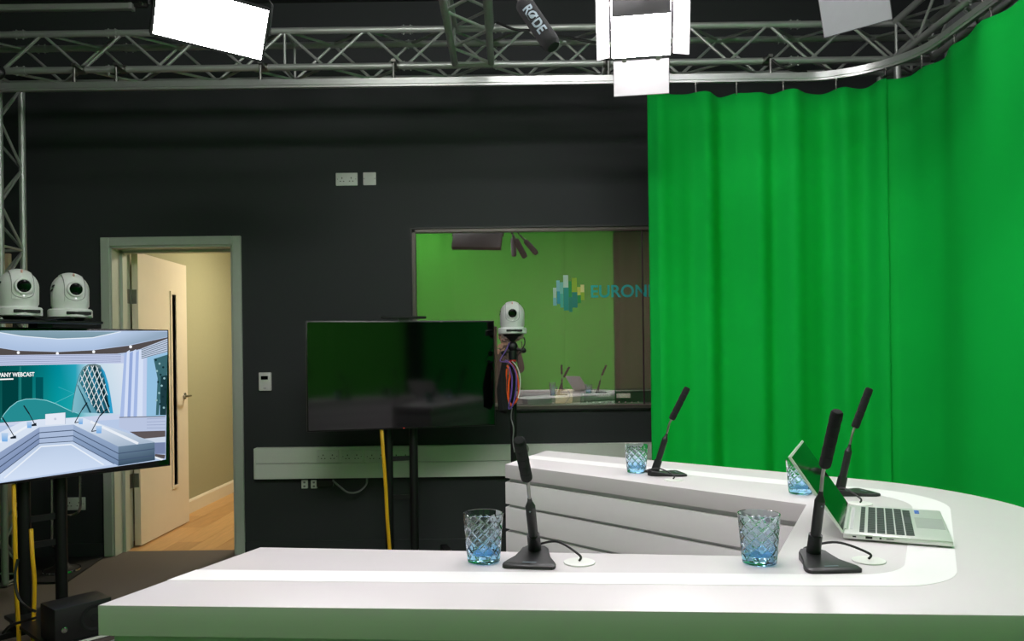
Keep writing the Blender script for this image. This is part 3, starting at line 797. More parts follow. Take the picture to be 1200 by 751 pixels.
m = MB(); m.lathe([(.012, 0), (.012, .004), (.008, .006), (.006, .003), (0, .003)], 20, (.035, 0, .055), Rf); obj('knob', m, 'chrome', cab)

# --- picture on the screen: polygons in crop coordinates -> photo pixels -> points on the screen plane
pl_p = (TVL_R + TVL_d * TW/2) + nf1 * .0022; 
def sc(zx, zy, lift=0.): 
    return onplane(zx / 3.952, 380 + zy / 3.952, pl_p + nf1 * lift, nf1)
PIC = []; LIFT = [0]
def poly(pts, cols):
    LIFT[0] += 1
    if isinstance(cols[0], (int, float)): cols = [cols] * len(pts)
    PIC.append(([sc(x, y, LIFT[0] * .000012) for x, y in pts], [srgb(*c_) for c_ in cols]))
def line(pts, wd, col):
    for (x0, y0), (x1, y1) in zip(pts, pts[1:]):
        L = math.hypot(x1-x0, y1-y0) or 1; nx_, ny_ = -(y1-y0)/L*wd/2, (x1-x0)/L*wd/2
        poly([(x0+nx_, y0+ny_), (x1+nx_, y1+ny_), (x1-nx_, y1-ny_), (x0-nx_, y0-ny_)], col)
def dot(x, y, r, col, sy=1): poly([(x + r*math.cos(k*PI/6), y + r*sy*math.sin(k*PI/6)) for k in range(12)], col)
XLf = -330                                   # left end of the picture lies outside the photograph
def ytop(x): return 27 + x*.006
def ybot(x): return 738 - x*.146
poly([(XLf, ytop(XLf)+4), (776, 30), (768, ybot(768)), (XLf, ybot(XLf)-4)], (186, 204, 234))
poly([(XLf, 29), (0, 30), (560, 34), (430, 62), (270, 68), (100, 55), (0, 38), (XLf, 40)], [(135, 165, 180)]*3 + [(120, 150, 165)]*5)
poly([(0, 38), (100, 55), (270, 68), (430, 62), (560, 34), (776, 34), (776, 58), (600, 95), (430, 117), (270, 125), (80, 119), (0, 107), (XLf, 80), (XLf, 40)], [(190, 210, 238)]*5 + [(150, 172, 195)]*3 + [(172, 194, 226)]*4 + [(180, 200, 230)]*2)
line([(XLf, 40), (0, 38), (100, 55), (270, 68), (430, 62), (560, 34)], 4, (232, 242, 252))
poly([(XLf, 82), (0, 110), (80, 122), (270, 128), (430, 120), (600, 98), (776, 60), (776, 76), (660, 112), (580, 131), (540, 136), (440, 139), (0, 143), (XLf, 146)], (84, 78, 78))
for x, y in ((85, 131), (266, 135), (434, 127), (605, 104)): dot(x, y, 7, (250, 252, 255))
poly([(XLf, 146), (0, 143), (545, 136), (582, 152), (578, 180), (0, 192), (XLf, 198)], (196, 206, 236))
for k in range(5): line([(XLf, 152 + k*9), (0, 148 + k*9), (560, 141 + k*8)], 2.2, (128, 140, 172))
# video wall
seg = [(XLf, (0, 70, 72), (0, 62, 64)), (0, (4, 78, 76), (14, 92, 90)), (90, (0, 92, 92), (30, 120, 120)), (200, (0, 120, 128), (20, 140, 140)), (270, (0, 140, 156), (10, 160, 165)), (350, (40, 165, 190), (30, 170, 175)), (400, (165, 210, 228), (150, 205, 220)), (480, (205, 225, 238), (190, 215, 232)), (577, (222, 232, 244), (210, 224, 240))]
for (xa, ca, cb), (xb, cc_, cd_) in zip(seg, seg[1:]):
    wt = lambda x: 192 - x * .021; wbt = lambda x: 456 - x * .072
    poly([(xa, wt(xa)), (xb, wt(xb)), (xb, wbt(xb)), (xa, wbt(xa))], [ca, cc_, cd_, cb])
for (x0, x1, y0, y1, c_) in ((10, 85, 215, 440, (0, 64, 64)), (90, 98, 195, 440, (30, 120, 116)), (100, 150, 235, 420, (0, 74, 74)), (165, 200, 245, 420, (0, 84, 90))):
    poly([(x0, y0), (x1, y0), (x1, y1), (x0, y1)], c_)
line([(200, 390), (350, 318)], 2, (90, 190, 200)); line([(270, 290), (350, 322)], 2, (60, 175, 190))
wv = [(5, 440), (20, 415), (45, 385), (80, 358), (120, 346), (165, 345), (215, 352), (260, 368), (300, 388), (335, 404), (362, 412)]
poly(wv + [(362, 428), (180, 440), (0, 453)], (38, 142, 148))
line(wv, 3, (150, 220, 226))
# egg-shaped glass tower
eg = [(332, 408), (340, 350), (352, 290), (368, 235), (385, 200), (408, 187), (440, 184), (466, 192), (485, 220), (502, 275), (514, 340), (524, 412)]
poly(eg, [(130, 190, 205)]*5 + [(120, 140, 140)]*3 + [(20, 110, 140)]*4)
core = [(366, 262), (378, 218), (396, 196), (420, 188), (448, 190), (468, 212), (486, 262), (498, 320), (508, 412), (452, 412), (412, 350)]
poly(core, [(60, 120, 130)]*2 + [(96, 112, 110)]*3 + [(30, 84, 100)]*6)
poly([(466, 192), (485, 220), (502, 275), (514, 340), (524, 412), (508, 412), (498, 320), (484, 250)], (44, 160, 206))
def inside(x, y, P):
    r = False
    for (x0, y0), (x1, y1) in zip(P, P[1:] + P[:1]):
        if (y0 > y) != (y1 > y) and x < (x1 - x0) * (y - y0) / (y1 - y0) + x0: r = not r
    return r
def clipline(x0, y0, x1, y1, wd, col, P):
    N = 60; run = None; last = None
    for k in range(N + 1):
        q = (x0 + (x1 - x0)*k/N, y0 + (y1 - y0)*k/N)
        if inside(*q, P):
            run = run or q; last = q
        elif run:
            if last != run: line([run, last], wd, col)
            run = None
    if run and last != run: line([run, last], wd, col)
for k in range(9):                               # diagrid: dark bands, then pale lattice
    clipline(352 + k*26, 180, 440 + k*26, 420, 9, (14, 40, 48) if k % 2 else (32, 118, 150), core)
for k in range(11):
    clipline(330 + k*22, 180, 424 + k*22, 420, 3.2, (226, 238, 242), core)
    clipline(560 - k*24, 180, 440 - k*24, 420, 3.2, (226, 238, 242), core)
for k in range(6):
    clipline(345 + k*12, 250 + k*24, 420 + k*12, 420 + k*24, 2, (24, 70, 84), [(336, 408), (350, 300), (366, 262), (412, 350), (452, 412)])
line([(332, 408), (340, 350), (352, 290), (368, 235), (385, 200), (408, 187), (440, 184), (466, 192)], 2, (70, 90, 95))
# plinth under the wall, pleated column, right-hand bay
poly([(XLf, 480), (0, 456), (556, 416), (556, 440), (0, 470), (XLf, 500)], (204, 214, 238))
cols_ = [(170, 190, 232), (214, 226, 250), (150, 172, 220), (208, 222, 250), (165, 186, 230), (216, 228, 250), (196, 210, 240)]
xs_ = [(580, 556), (592, 574), (605, 590), (620, 604), (634, 618), (648, 634), (668, 660), (682, 678)]
for k in range(7):
    tp = 128 - (k % 2)*8 - k*1.5
    poly([(xs_[k][0]-4, tp + 8), (xs_[k+1][0]-4, tp), (xs_[k+1][1], 428), (xs_[k][1], 430)], cols_[k])
poly([(682, 150), (776, 122), (768, 422), (678, 428)], (150, 196, 228))
poly([(712, 160), (776, 140), (772, 250), (750, 255), (735, 420), (722, 420), (730, 250)], (60, 104, 112))
poly([(745, 240), (775, 235), (770, 420), (740, 420)], (30, 60, 66))
for k in range(14): dot(722 + (k*17) % 46, 165 + k*17, 5, (150, 190, 196) if k % 2 else (20, 48, 54))
poly([(655, 112), (776, 66), (776, 128), (655, 160)], (196, 208, 230))
for k in range(6): line([(655, 118 + k*8), (776, 74 + k*10)], 3, (90, 110, 122))
poly([(552, 430), (766, 424), (766, 492), (600, 496), (552, 478)], (188, 200, 228))
for k in range(4): line([(680, 438 + k*14), (766, 434 + k*15)], 2.4, (150, 165, 196))
line([(552, 431), (766, 426)], 4, (110, 112, 120))
poly([(600, 497), (766, 492), (766, 520), (660, 530)], (96, 88, 90))
poly([(660, 530), (766, 520), (766, 545), (700, 548)], (206, 216, 232))
poly([(715, 548), (766, 546), (766, 600), (718, 600)], (120, 134, 170))
poly([(718, 600), (766, 604), (762, 622), (718, 616)], (90, 82, 84))
poly([(700, 612), (716, 610), (758, 624), (748, 630)], (236, 244, 250))
# desk in the picture
poly([(XLf, 640), (0, 500), (100, 452), (180, 440), (380, 430), (420, 446), (716, 545), (548, 566), (340, 465), (183, 476), (0, 592), (XLf, 770)], [(222, 232, 248)]*6 + [(170, 188, 208)]*2 + [(218, 230, 246)]*4)
line([(420, 450), (640, 552)], 12, (236, 242, 250)); line([(0, 545), (130, 470)], 10, (238, 244, 252))
poly([(XLf, 770), (0, 592), (183, 476), (183, 552), (0, 692), (XLf, 786)], [(150, 168, 202)]*3 + [(128, 148, 186)]*3)
poly([(183, 476), (340, 464), (338, 541), (183, 551)], (172, 190, 220))
poly([(340, 464), (548, 566), (548, 655), (338, 541)], [(160, 180, 212), (140, 162, 194), (112, 136, 170), (136, 158, 192)])
poly([(548, 566), (716, 546), (718, 628), (548, 655)], [(112, 136, 160), (100, 124, 146), (58, 80, 100), (60, 82, 104)])
for k in (1, 2):
    line([(XLf, 770 + k*6), (0, 592 + k*34), (183, 476 + k*26), (339, 464 + k*26), (548, 566 + k*32), (716, 546 + k*30)], 4, (70, 88, 116))
line([(0, 692), (183, 551), (338, 541), (530, 646)], 3, (60, 76, 100))
poly([(0, 694), (183, 553), (338, 543), (524, 650), (0, 730)], [(214, 228, 250), (186, 204, 230), (190, 208, 234), (206, 222, 246), (214, 228, 250)])
line([(20, 712), (190, 566), (330, 556), (480, 650)], 6, (236, 244, 254))
poly([(210, 416), (303, 408), (303, 461), (210, 466)], (232, 238, 250)); dot(256, 438, 6, (200, 208, 224))
line([(303, 408), (303, 461)], 2, (150, 165, 190))
for (x0, y0, x1, y1) in ((10, 430, 38, 472), (110, 376, 136, 415), (404, 362, 380, 395), (496, 392, 462, 424)): line([(x0, y0), (x1, y1)], 6, (22, 28, 36))
for pts in ([(38, 472), (70, 526)], [(136, 415), (164, 468)], [(380, 395), (346, 456), (370, 452)], [(462, 424), (424, 496), (446, 492)]): line(pts, 4, (30, 38, 48))
for (x, y) in ((70, 526), (164, 468)): poly([(x - 24, y - 2), (x + 4, y - 12), (x + 6, y + 2), (x - 20, y + 4)], (26, 34, 44))
for (x, y, s) in ((22, 522, 16), (136, 464, 12), (374, 448, 11), (458, 486, 14)):
    poly([(x - s, y - s*1.2), (x + s, y - s*1.2), (x + s*.8, y + s*1.3), (x - s*.8, y + s*1.3)], [(190, 214, 240)]*2 + [(110, 172, 232)]*2)
def build_picture():
    t = bmesh.new(); lay = t.loops.layers.float_color.new('picture')
    for pts, cols in PIC:
        try: fc = t.faces.new([t.verts.new(p) for p in pts])
        except ValueError: continue
        for lp, c_ in zip(fc.loops, cols): lp[lay] = c_
        fc.normal_update()
        if fc.normal.dot(nf1) < 0: fc.normal_flip()
    bmesh.ops.triangulate(t, faces=t.faces[:])
    me = bpy.data.meshes.new('screen_picture'); t.to_mesh(me); t.free()
    me.transform(WM[tv1.name].inverted()); o = link('screen_picture', me, 'screen_picture', pan1); return o
build_picture()
R_tx = frame(-TVL_d, (0, 0, 1))
def screen_text(txt, size, px, py, al, bold=.0):
    me = text_mesh(txt, size, .0001, al, bold); p = sc(px, py, .0016); me.transform(Matrix.Diagonal((.74, 1, 1, 1)))
    me.transform(Matrix.Translation(p) @ R_tx.to_4x4()); me.transform(WM[tv1.name].inverted())
    o = link('screen_lettering', me, 'led_white', pan1); return o
screen_text('COMPANY WEBCAST', .026, 160, 232, 'RIGHT', .0006)
m = MB(); q0_, q1_ = sc(-60, 256, .0016), sc(62, 252, .0016)
m.quad(sc(-60, 254, .0016), sc(62, 250, .0016), sc(62, 256, .0016), sc(-60, 260, .0016)); obj('screen_underline', m, 'led_white', pan1, world=True, smooth=False)

# ------------------------------------------------------------------ PTZ cameras
def make_ptz():
    root = thing('ptz_camera', '', 'camera')
    m = MB(); m.lathe([(0, 0), (.080, 0), (.086, .004), (.086, .032), (.081, .038), (0, .038)], 40)
    bs = obj('base', m, 'cam_white', root)
    q = MB(); q.box((.01, -.079, .019), (.095, .016, .013), None, .002); obj('display_slot', q, 'hole', bs)
    m = MB(); m.box((.0, .085, .018), (.12, .05, .034), None, .004); obj('rear_block', m, 'cam_white', root)
    # yoke shell: dome on a short drum, cut open by the tilt head in the middle
    prof = [(.0, .038), (.068, .038), (.069, .046), (.073, .052), (.074, .120)] + [(.074*math.cos(k*PI/20), .120 + .074*math.sin(k*PI/20)) for k in range(1, 10)] + [(0, .194)]
    m = MB(); m.lathe(prof, 40); obj('yoke', m, 'cam_white', root)
    # tilt head: a drum lying across, seen between the cheeks
    m = MB(); t = bmesh.new(); RD = .0775; NX = 10; hwid = .040; rows = []
    pr = [(0, .066, .97), (0, .072, 1), (0, .1, 1)] + [(k * 1.9 / 18, .120, 1) for k in range(19)]
    for (a_, zz, f_) in pr:
        row = []
        for i in range(NX + 1):
            x = -hwid + 2*hwid*i/NX; r = math.sqrt(RD*RD - x*x) * f_
            row.append(t.verts.new((x, -r*math.cos(a_), zz + r*math.sin(a_))))
        rows.append(row)
    for p, q in zip(rows, rows[1:]):
        for i in range(NX): t.faces.new([p[i], p[i+1], q[i+1], q[i]])
    rim = [e for e in t.edges if e.is_boundary]
    ex_ = bmesh.ops.extrude_edge_only(t, edges=rim); vv = [v for v in ex_['geom'] if isinstance(v, bmesh.types.BMVert)]
    for v in vv: v.co.y *= .9; v.co.z = .12 + (v.co.z - .12)*.9
    m._add(t, None, (0, 0, 0)); hd = obj('tilt_head', m, 'cam_white', root)
    Rl = Matrix(((1, 0, 0), (0, 0, -1), (0, 1, 0)))
    gp_ = []
    def dome(x, a_, zz):
        r = math.sqrt(.0782**2 - x*x); return Vector((x, -r*math.cos(a_), zz + r*math.sin(a_)))
    for k in range(9): gp_.append(dome(-.040, 1.25 - k*1.25/8, .12))
    gp_ += [dome(-.040, 0, .105), dome(-.038, 0, .092), dome(-.028, 0, .080), dome(-.012, 0, .074), dome(0, 0, .073)]
    gp_ += [Vector((-p.x, p.y, p.z)) for p in reversed(gp_[:-1])]
    q = MB(); q.tube(gp_, .0013, 6, 2); obj('head_seam', q, 'cable_grey', hd)
    q = MB(); q.lathe([(.034, -.01), (.034, .003), (.031, .006), (.027, .006), (.025, .002)], 32, (0, -.079, .121), Rl); obj('lens_ring', q, 'cam_white', hd)
    q = MB(); q.lathe([(.0255, -.002), (.0255, .0035), (.02, .0045), (.012, .006), (0, .0065)], 28, (0, -.079, .121), Rl); obj('lens', q, 'lens', hd)
    q = MB(); q.cyl((0, -.0785, .082), (0, -.0802, .082), .0035, n=10); obj('status_light', q, 'led_white', hd)
    q = MB(); q.box((0, -.052, .1835), (.006, .012, .012), Matrix.Rotation(.7, 3, 'X'), .002); obj('tally_light', q, 'pink', hd)
    for k in range(2):
        q = MB(); q.box((-.0735 + k*.002, -.012 - k*.012, .118 + k*.016), (.004, .016, .012), Matrix.Rotation(.5, 3, 'Y')); obj('side_mark', q, 'hole', root)
    q = MB(); q.cyl((0, 0, -.014), (0, 0, 0), .05, .06, 20); obj('mount_plate', q, 'plastic_black', root)
    return root
ptz = make_ptz()
face1 = math.atan2(nf1.y, nf1.x) + PI/2
cams = [((22, 371.5), 3.46, face1 - .03, 1.08, 'white camera dome on the picture monitor, partly cut off at its outer side'),
        ((82.5, 371.0), 3.64, face1 - .04, 1.08, 'white camera dome on the picture monitor, the one beside the door frame'),
        ((600.5, 391.5), 4.66, .02, 1.0, 'white camera dome on the black pole in front of the window')]
TOPS = []
for i, (pp, dd, rz, s_, lb) in enumerate(cams):
    o = ptz if i == 0 else copy_tree(ptz)
    p = at(*pp, dd); o.location = p; o.rotation_euler = (0, 0, rz); o.scale = (s_, s_, s_); TOPS.append(p); tag(o, lb, 'camera', 'white dome cameras')
# shelf on the monitor that carries the two cameras
zc_ = min(TOPS[0].z, TOPS[1].z) - .014
for k in (0, 1): 
    o = [x for x in bpy.data.objects if x.name.startswith('ptz_camera')][k]; o.location.z = zc_ + .0158
mid_ = (TOPS[0] + TOPS[1]) / 2
Lm = WM[tv1.name].inverted() @ Vector((mid_.x, mid_.y, 0))
m = MB(); m.box((Lm.x, Lm.y, zc_ - .006), (.44, .17, .012), None, .003); obj('camera_shelf', m, 'metal_black', tv1)
m = MB(); m.bx(Lm.x - .03, Lm.x + .03, .05, .1, TZ0 + TH*.5, zc_ - .01); m.bx(Lm.x - .03, Lm.x + .03, min(Lm.y, .05), .1, zc_ - .03, zc_ - .01); obj('shelf_arm', m, 'metal_black', tv1)
m = MB(); m.tube([(Lm.x - .1, Lm.y + .05, zc_ + .005), (Lm.x - .03, Lm.y - .09, zc_ + .004), (Lm.x + .07, Lm.y - .095, zc_ + .012), (Lm.x + .12, Lm.y - .02, zc_ + .006)], .004, 6, 6); obj('shelf_cable', m, 'cable_black', tv1)
# camera pole
cp = TOPS[2]
st = thing('camera_pole', 'black camera pole with ball head in front of the window', 'stand', (cp.x, cp.y, 0))
zt = cp.z - .0135
m = MB(); m.cyl((0, 0, .05), (0, 0, zt - .15), .020, n=20); obj('pole', m, 'metal_black', st)
m = MB(); m.cyl((0, 0, zt - .15), (0, 0, zt - .14), .021, n=20); obj('collar', m, 'red', st)
m = MB(); m.cyl((0, 0, zt - .14), (0, 0, zt - .085), .024, .027, 20); m.sphere((0, 0, zt - .06), .032); m.cyl((0, 0, zt - .03), (0, 0, zt - .0005), .014, .04, 20)
hd = obj('ball_head', m, 'plastic_black', st)
m = MB(); m.cyl((.02, -.01, zt - .075), (.062, -.01, zt - .085), .008); m.sphere((.065, -.01, zt - .085), .017); obj('knob', m, 'plastic_black', hd)
m = MB(); m.cyl((-.02, -.01, zt - .085), (-.05, -.015, zt - .1), .008); m.sphere((-.053, -.015, zt - .1), .017); obj('knob', m, 'plastic_black', hd)
for k in range(3):
    a_ = k*2*PI/3 + .5
    m = MB(); m.tube([(0, 0, .42), (.42*math.cos(a_), .42*math.sin(a_), .012)], .012, 10); m.cyl((.42*math.cos(a_), .42*math.sin(a_), 0), (.42*math.cos(a_), .42*math.sin(a_), .02), .018); obj('leg', m, 'metal_black', st)
p = at(613, 519, cp.y - .03) - Vector((cp.x, cp.y, 0)); m = MB(); m.cyl((p.x, -.02, p.z - .035), (p.x, -.05, p.z - .035), .034, n=24); obj('clamp_disc', m, 'steel', st)
# black cable pouch and coloured cable coils on the pole
p = at(590, 462, 4.62); m = MB(); m.tube([at(591, 425, 4.63), at(588, 455, 4.62), at(590, 480, 4.62), at(593, 483, 4.63)], [.016, .030, .032, .012], 10, 0)
tag(obj('cable_pouch', m, 'foam'), 'black cable pouch hanging on the camera pole', 'pouch')
def coil(name, lb, m_, px, r=.0045, d=4.615):
    m = MB(); m.tube([at(x, y, d + (k % 2)*.006) for k, (x, y) in enumerate(px)], r, 8, 6); return tag(obj(name, m, m_), lb, 'cable', 'cables on the camera pole')
coil('coiled_cable', 'orange cable coil hanging on the camera pole in a long loop', 'cable_orange', [(596, 424), (602, 430), (607, 445), (608, 460), (605, 470), (600, 474), (596, 468), (596, 450), (598, 436), (594, 428)], .006)
coil('coiled_cable', 'purple cable coil hanging on the camera pole beside the orange one', 'cable_purple', [(592, 422), (600, 428), (605, 440), (604, 462), (600, 476), (596, 478), (599, 462), (600, 445), (597, 430)], .0045, 4.60)
coil('coiled_cable', 'thin purple cable running from the dome camera down to the coils', 'cable_purple', [(597, 402), (592, 412), (586, 422), (590, 424), (598, 424)], .003, 4.62)
coil('coiled_cable', 'white cable loop hanging on the camera pole outside the coloured ones', 'cable_white', [(600, 423), (606, 430), (609.5, 442), (609, 458), (607, 466)], .003, 4.605)
coil('coiled_cable', 'red cable hanging close to the camera pole inside the coils', 'cable_orange', [(594, 432), (593, 445), (593, 458), (597, 472), (601, 476)], .005, 4.61)
coil('coiled_cable', 'black cable dangling down the camera pole below the coils', 'cable_grey', [(600, 478), (599, 490), (602, 502), (601, 516), (603, 530)], .0035, 4.62)
coil('coiled_cable', 'black cable hooked from dome camera base to the ball head', 'cable_black', [(614, 395), (615, 402), (611, 411), (607, 416), (606, 424)], .0035, 4.63)

# yellow cables
def cable(lb, m_, pts, r=.007, name='yellow_cable', group='yellow cables'):
    m = MB(); m.tube(pts, r, 8, 5); return tag(obj(name, m, m_), lb, 'cable', group)
cable('yellow cable hanging straight below the switched-off monitor', 'cable_yellow', [at(447, 500, 4.66), at(449, 530, 4.62), at(452, 570, 4.62), at(454, 610, 4.62), at(457, 650, 4.62), at(457, 675, 4.62)], .011)
cable('yellow cable beside the pole of the picture monitor, farther from the speaker', 'cable_yellow', [at(16, 568, 3.50), at(17, 600, 3.44), at(18, 640, 3.42), at(19, 690, 3.42), at(22, 740, 3.42), at(22, 770, 3.40)], .009)
cable('yellow cable between pole and loudspeaker under the picture monitor', 'cable_yellow', [at(36.5, 620, 3.54), at(38, 650, 3.50), at(40.5, 680, 3.50), at(40, 710, 3.50), at(38.5, 745, 3.48), at(39, 765, 3.46)], .009)
cable('black cable drooping from the stand pole to the loudspeaker', 'cable_black', [at(21, 655, 3.40), at(17.5, 675, 3.38), at(21, 698, 3.36), at(31, 711, 3.34), at(41, 716, 3.26)], .006, 'speaker_cable', None)
cable('black cable with red band lying beside the loudspeaker', 'cable_black', [at(3, 742, 3.3), at(12, 733, 3.3), at(24, 729, 3.3), at(34, 726, 3.26), at(42, 724, 3.24)], .006, 'power_cable', None)

# chrome stool behind the stand
st = thing('chrome_stool', 'round-based stool with bent chrome tubes behind the picture monitor', 'stool', (-2.83, 4.85, .012))
m = MB(); m.lathe([(0, 0), (.102, 0), (.107, .004), (.102, .012), (.05, .03), (.03, .05), (0, .05)], 40); obj('foot_plate', m, 'metal_black', st)
m = MB(); m.lathe([(.100, .001), (.110, .003), (.108, .012), (.100, .014)], 40); obj('foot_rim', m, 'chrome', st)
m = MB(); m.cyl((0, 0, .04), (0, 0, .66), .022); obj('column', m, 'metal_black', st)
m = MB(); m.lathe([(0, .66), (.105, .66), (.112, .68), (.105, .715), (0, .72)], 32); obj('seat', m, 'plastic_black', st)
for (px, y0, y1, cur) in ((61, 562, 638, 0), (77.5, 562, 638, 0), (94, 556, 600, 1)):
    m = MB(); pts = [at(px, y0, 4.70), at(px, (y0+y1)/2, 4.70), at(px, y1 - 6, 4.70)]
    if cur: pts += [at(px - 3, y1, 4.71), at(px - 10, y1 + 3.5, 4.74), at(px - 18, y1 + 3, 4.80)]
    else: pts += [at(px, y1, 4.71), at(px + (3 if px < 70 else -3), y1 + 3, 4.76)]
    m.tube(pts, .008, 8, 4); obj('frame_tube', m, 'chrome', st, world=True)

# ------------------------------------------------------------------ truss
def unit_cyl(n, r):
    m = MB(); m.cyl((0, 0, 0), (0, 0, 1), r, n=n); return m.mesh('tube')
BR_ME = {}
def rod(name, a, b, r, root, n=12, m_='alu'):
    key = (round(r, 4), n)
    if key not in BR_ME: BR_ME[key] = unit_cyl(n, r)
    Mi = WM[root.name].inverted(); a, b = Mi @ Vector(a), Mi @ Vector(b)
    o = link(name, BR_ME[key], m_, root); d = b - a
    o.location = a; o.rotation_mode = 'QUATERNION'; o.rotation_quaternion = Vector((0, 0, 1)).rotation_difference(d.normalized()); o.scale = (1, 1, d.length)
    return o
CS, RT = .213, .0195
def truss(label, a, b, up, side, pitch=.235, start=0.0, coup=()):
    """box truss: axis a->b is the chord (low, near side); up and side are unit vectors to the other chords"""
    a, b = Vector(a), Vector(b); up, side = Vector(up) * CS, Vector(side) * CS
    t = thing('lighting_truss', label, 'truss', tuple(a), group='silver box truss')
    ch = [a, a + up, a + up + side, a + side]; L = b - a; n = max(2, round(L.length / pitch)); 
    if n % 2: n += 1
    for c_ in ch: rod('chord', c_, c_ + L, RT, t, 16)
    for f_ in range(4):
        p, q = ch[f_], ch[(f_+1) % 4]
        for k in range(n):
            s0, s1 = k / n, (k+1) / n
            if k % 8 == 0:
                rod('brace', p + L*s0, q + L*s0, .0085, t, 8)
            u, v = (p, q) if (k + f_) % 2 else (q, p)
            rod('brace', u + L*s0, v + L*s1, .0085, t, 8)
        rod('brace', p + L, q + L, .0085, t, 8)
    for s_ in coup:
        for c_ in ch[:3]:
            p = c_ + L * s_; d = L.normalized()
            m = MB(); m.cyl(p - d*.035, p + d*.035, RT + .0025, n=16); m.cyl(p + d*.02 - Vector((0, 0, .028)), p + d*.02 + Vector((0, 0, .028)), .005, n=8); m.cyl(p - d*.02 - Vector((0, 0, .028)), p - d*.02 + Vector((0, 0, .028)), .005, n=8)
            obj('coupler', m, 'alu', t, world=True)
    return t
TY, TZL = 4.57, 3.03
X0, X1_ = -3.213, 2.27
truss('silver box truss running along the black back wall under the ceiling', (X0, TY, TZL), (X1_ + CS, TY, TZL), (0, 0, 1), (0, 1, 0), coup=(.06, .155, .46, .555, .86))
truss('silver box truss running out from the back truss between the two bright lamps', (-.312, TY - .03, TZL), (-.312, 1.8, TZL), (1, 0, 0), (0, 0, 1), pitch=.24)
truss('silver box truss above the green side curtain', (X1_, TY - .03, TZL), (X1_, -1.4, TZL), (0, 0, 1), (1, 0, 0), pitch=.24, coup=(.12,))
tcol1 = truss('upright silver truss column in the corner beside the door', (X0 + CS, TY, .012), (X0 + CS, TY, TZL - .03), (-1, 0, 0), (0, 1, 0), pitch=.25)
tcol2 = truss('upright silver truss column behind the green curtain corner', (X1_ + .02, TY + .0, .012), (X1_ + .02, TY, TZL - .03), (1, 0, 0), (0, 1, 0), pitch=.25)
for o, x in ((tcol1, X0 + CS/2), (tcol2, X1_ + .02 + CS/2)):
    m = MB(); m.box((x, TY + CS/2, .0065), (.28, .28, .011), None, .002); obj('foot_plate', m, 'steel', o, world=True)
# black corner sleeve at the left end of the back truss
m = MB(); p = at(5, 87, TY - .03); m.sphere((p.x - .02, p.y - .03, p.z), .045, (1, .6, 1)); tag(obj('truss_clamp', m, 'plastic_black'), 'black clamp at the end of the back truss above the column', 'clamp')

# ------------------------------------------------------------------ curtain rail and curtains
CY, CXR, CR = 4.48, 2.21, .52
AX = CXR - CR
L1_ = AX - .80; L2_ = CR * PI/2
def path(s):
    """s from the free edge of the curtain; returns point, normal (toward the room)"""
    if s < L1_: return Vector((.80 + s, CY, 0)), Vector((0, -1, 0))
    if s < L1_ + L2_:
        a = (s - L1_) / CR; return Vector((AX + CR*math.sin(a), CY - CR + CR*math.cos(a), 0)), Vector((-math.sin(a), -math.cos(a), 0))
    return Vector((CXR, CY - CR - (s - L1_ - L2_), 0)), Vector((-1, 0, 0))
ZR = 2.90                    # rail
rail = thing('curtain_rail', 'curved aluminium curtain rail hung below the truss', 'rail', (0, CY, ZR))
def sweep(pts, prof):
    t = bmesh.new(); rings = []
    for i, p in enumerate(pts):
        d = (pts[min(i+1, len(pts)-1)] - pts[max(i-1, 0)]).normalized(); n = Vector((d.y, -d.x, 0))
        rings.append([t.verts.new(p + n*a + Vector((0, 0, b))) for a, b in prof])
    k = len(prof)
    for p, q in zip(rings, rings[1:]):
        for i in range(k): t.faces.new([p[i], p[(i+1) % k], q[(i+1) % k], q[i]])
    t.faces.new(rings[0]); t.faces.new(list(reversed(rings[-1])))
    bmesh.ops.recalc_face_normals(t, faces=t.faces)
    m = MB(); m._add(t, None, (0, 0, 0)); return m
rp = [Vector((X0 - .3, CY - .55, ZR)), Vector((X0 - .27, CY - .30, ZR)), Vector((X0 - .1, CY - .08, ZR)), Vector((X0 + .15, CY - .005, ZR)), Vector((X0 + .5, CY, ZR)), Vector((.80, CY, ZR))]
s = .02
while s < L1_ + L2_ + 5.6:
    p, n = path(s); rp.append(p + Vector((0, 0, ZR))); s += .05 if s > L1_ - .1 and s < L1_ + L2_ + .1 else .3
obj('rail_profile', sweep(rp, [(-.012, -.024), (.012, -.024), (.012, -.012), (.016, -.010), (.016, .010), (.012, .012), (.012, .024), (-.012, .024)]), 'alu_rail', rail, world=True)
for px in (87, 136, 305, 461, 713, 903):
    p = at(px, 80, CY); m = MB(); m.cyl((p.x, CY, ZR + .02), (p.x, CY, TZL - .02), .007); m.cyl((p.x, CY, ZR + .02), (p.x, CY, ZR + .045), .012); m.bx(p.x - .012, p.x + .012, CY - .01, TY, TZL - .012, TZL + .004)
    m.cyl((p.x - .02, TY, TZL), (p.x + .02, TY, TZL), RT + .006, n=14)
    obj('rail_hanger', m, 'steel', rail, world=True)
for s in (L1_ + L2_ + .35, L1_ + L2_ + 1.6, L1_ + L2_ + 3.0):
    p, n = path(s); m = MB(); m.cyl((p.x, p.y, ZR + .02), (p.x, p.y, TZL - .02), .008); m.bx(p.x, X1_, p.y - .02, p.y + .02, TZL - .03, TZL - .018); obj('rail_hanger', m, 'steel', rail, world=True)

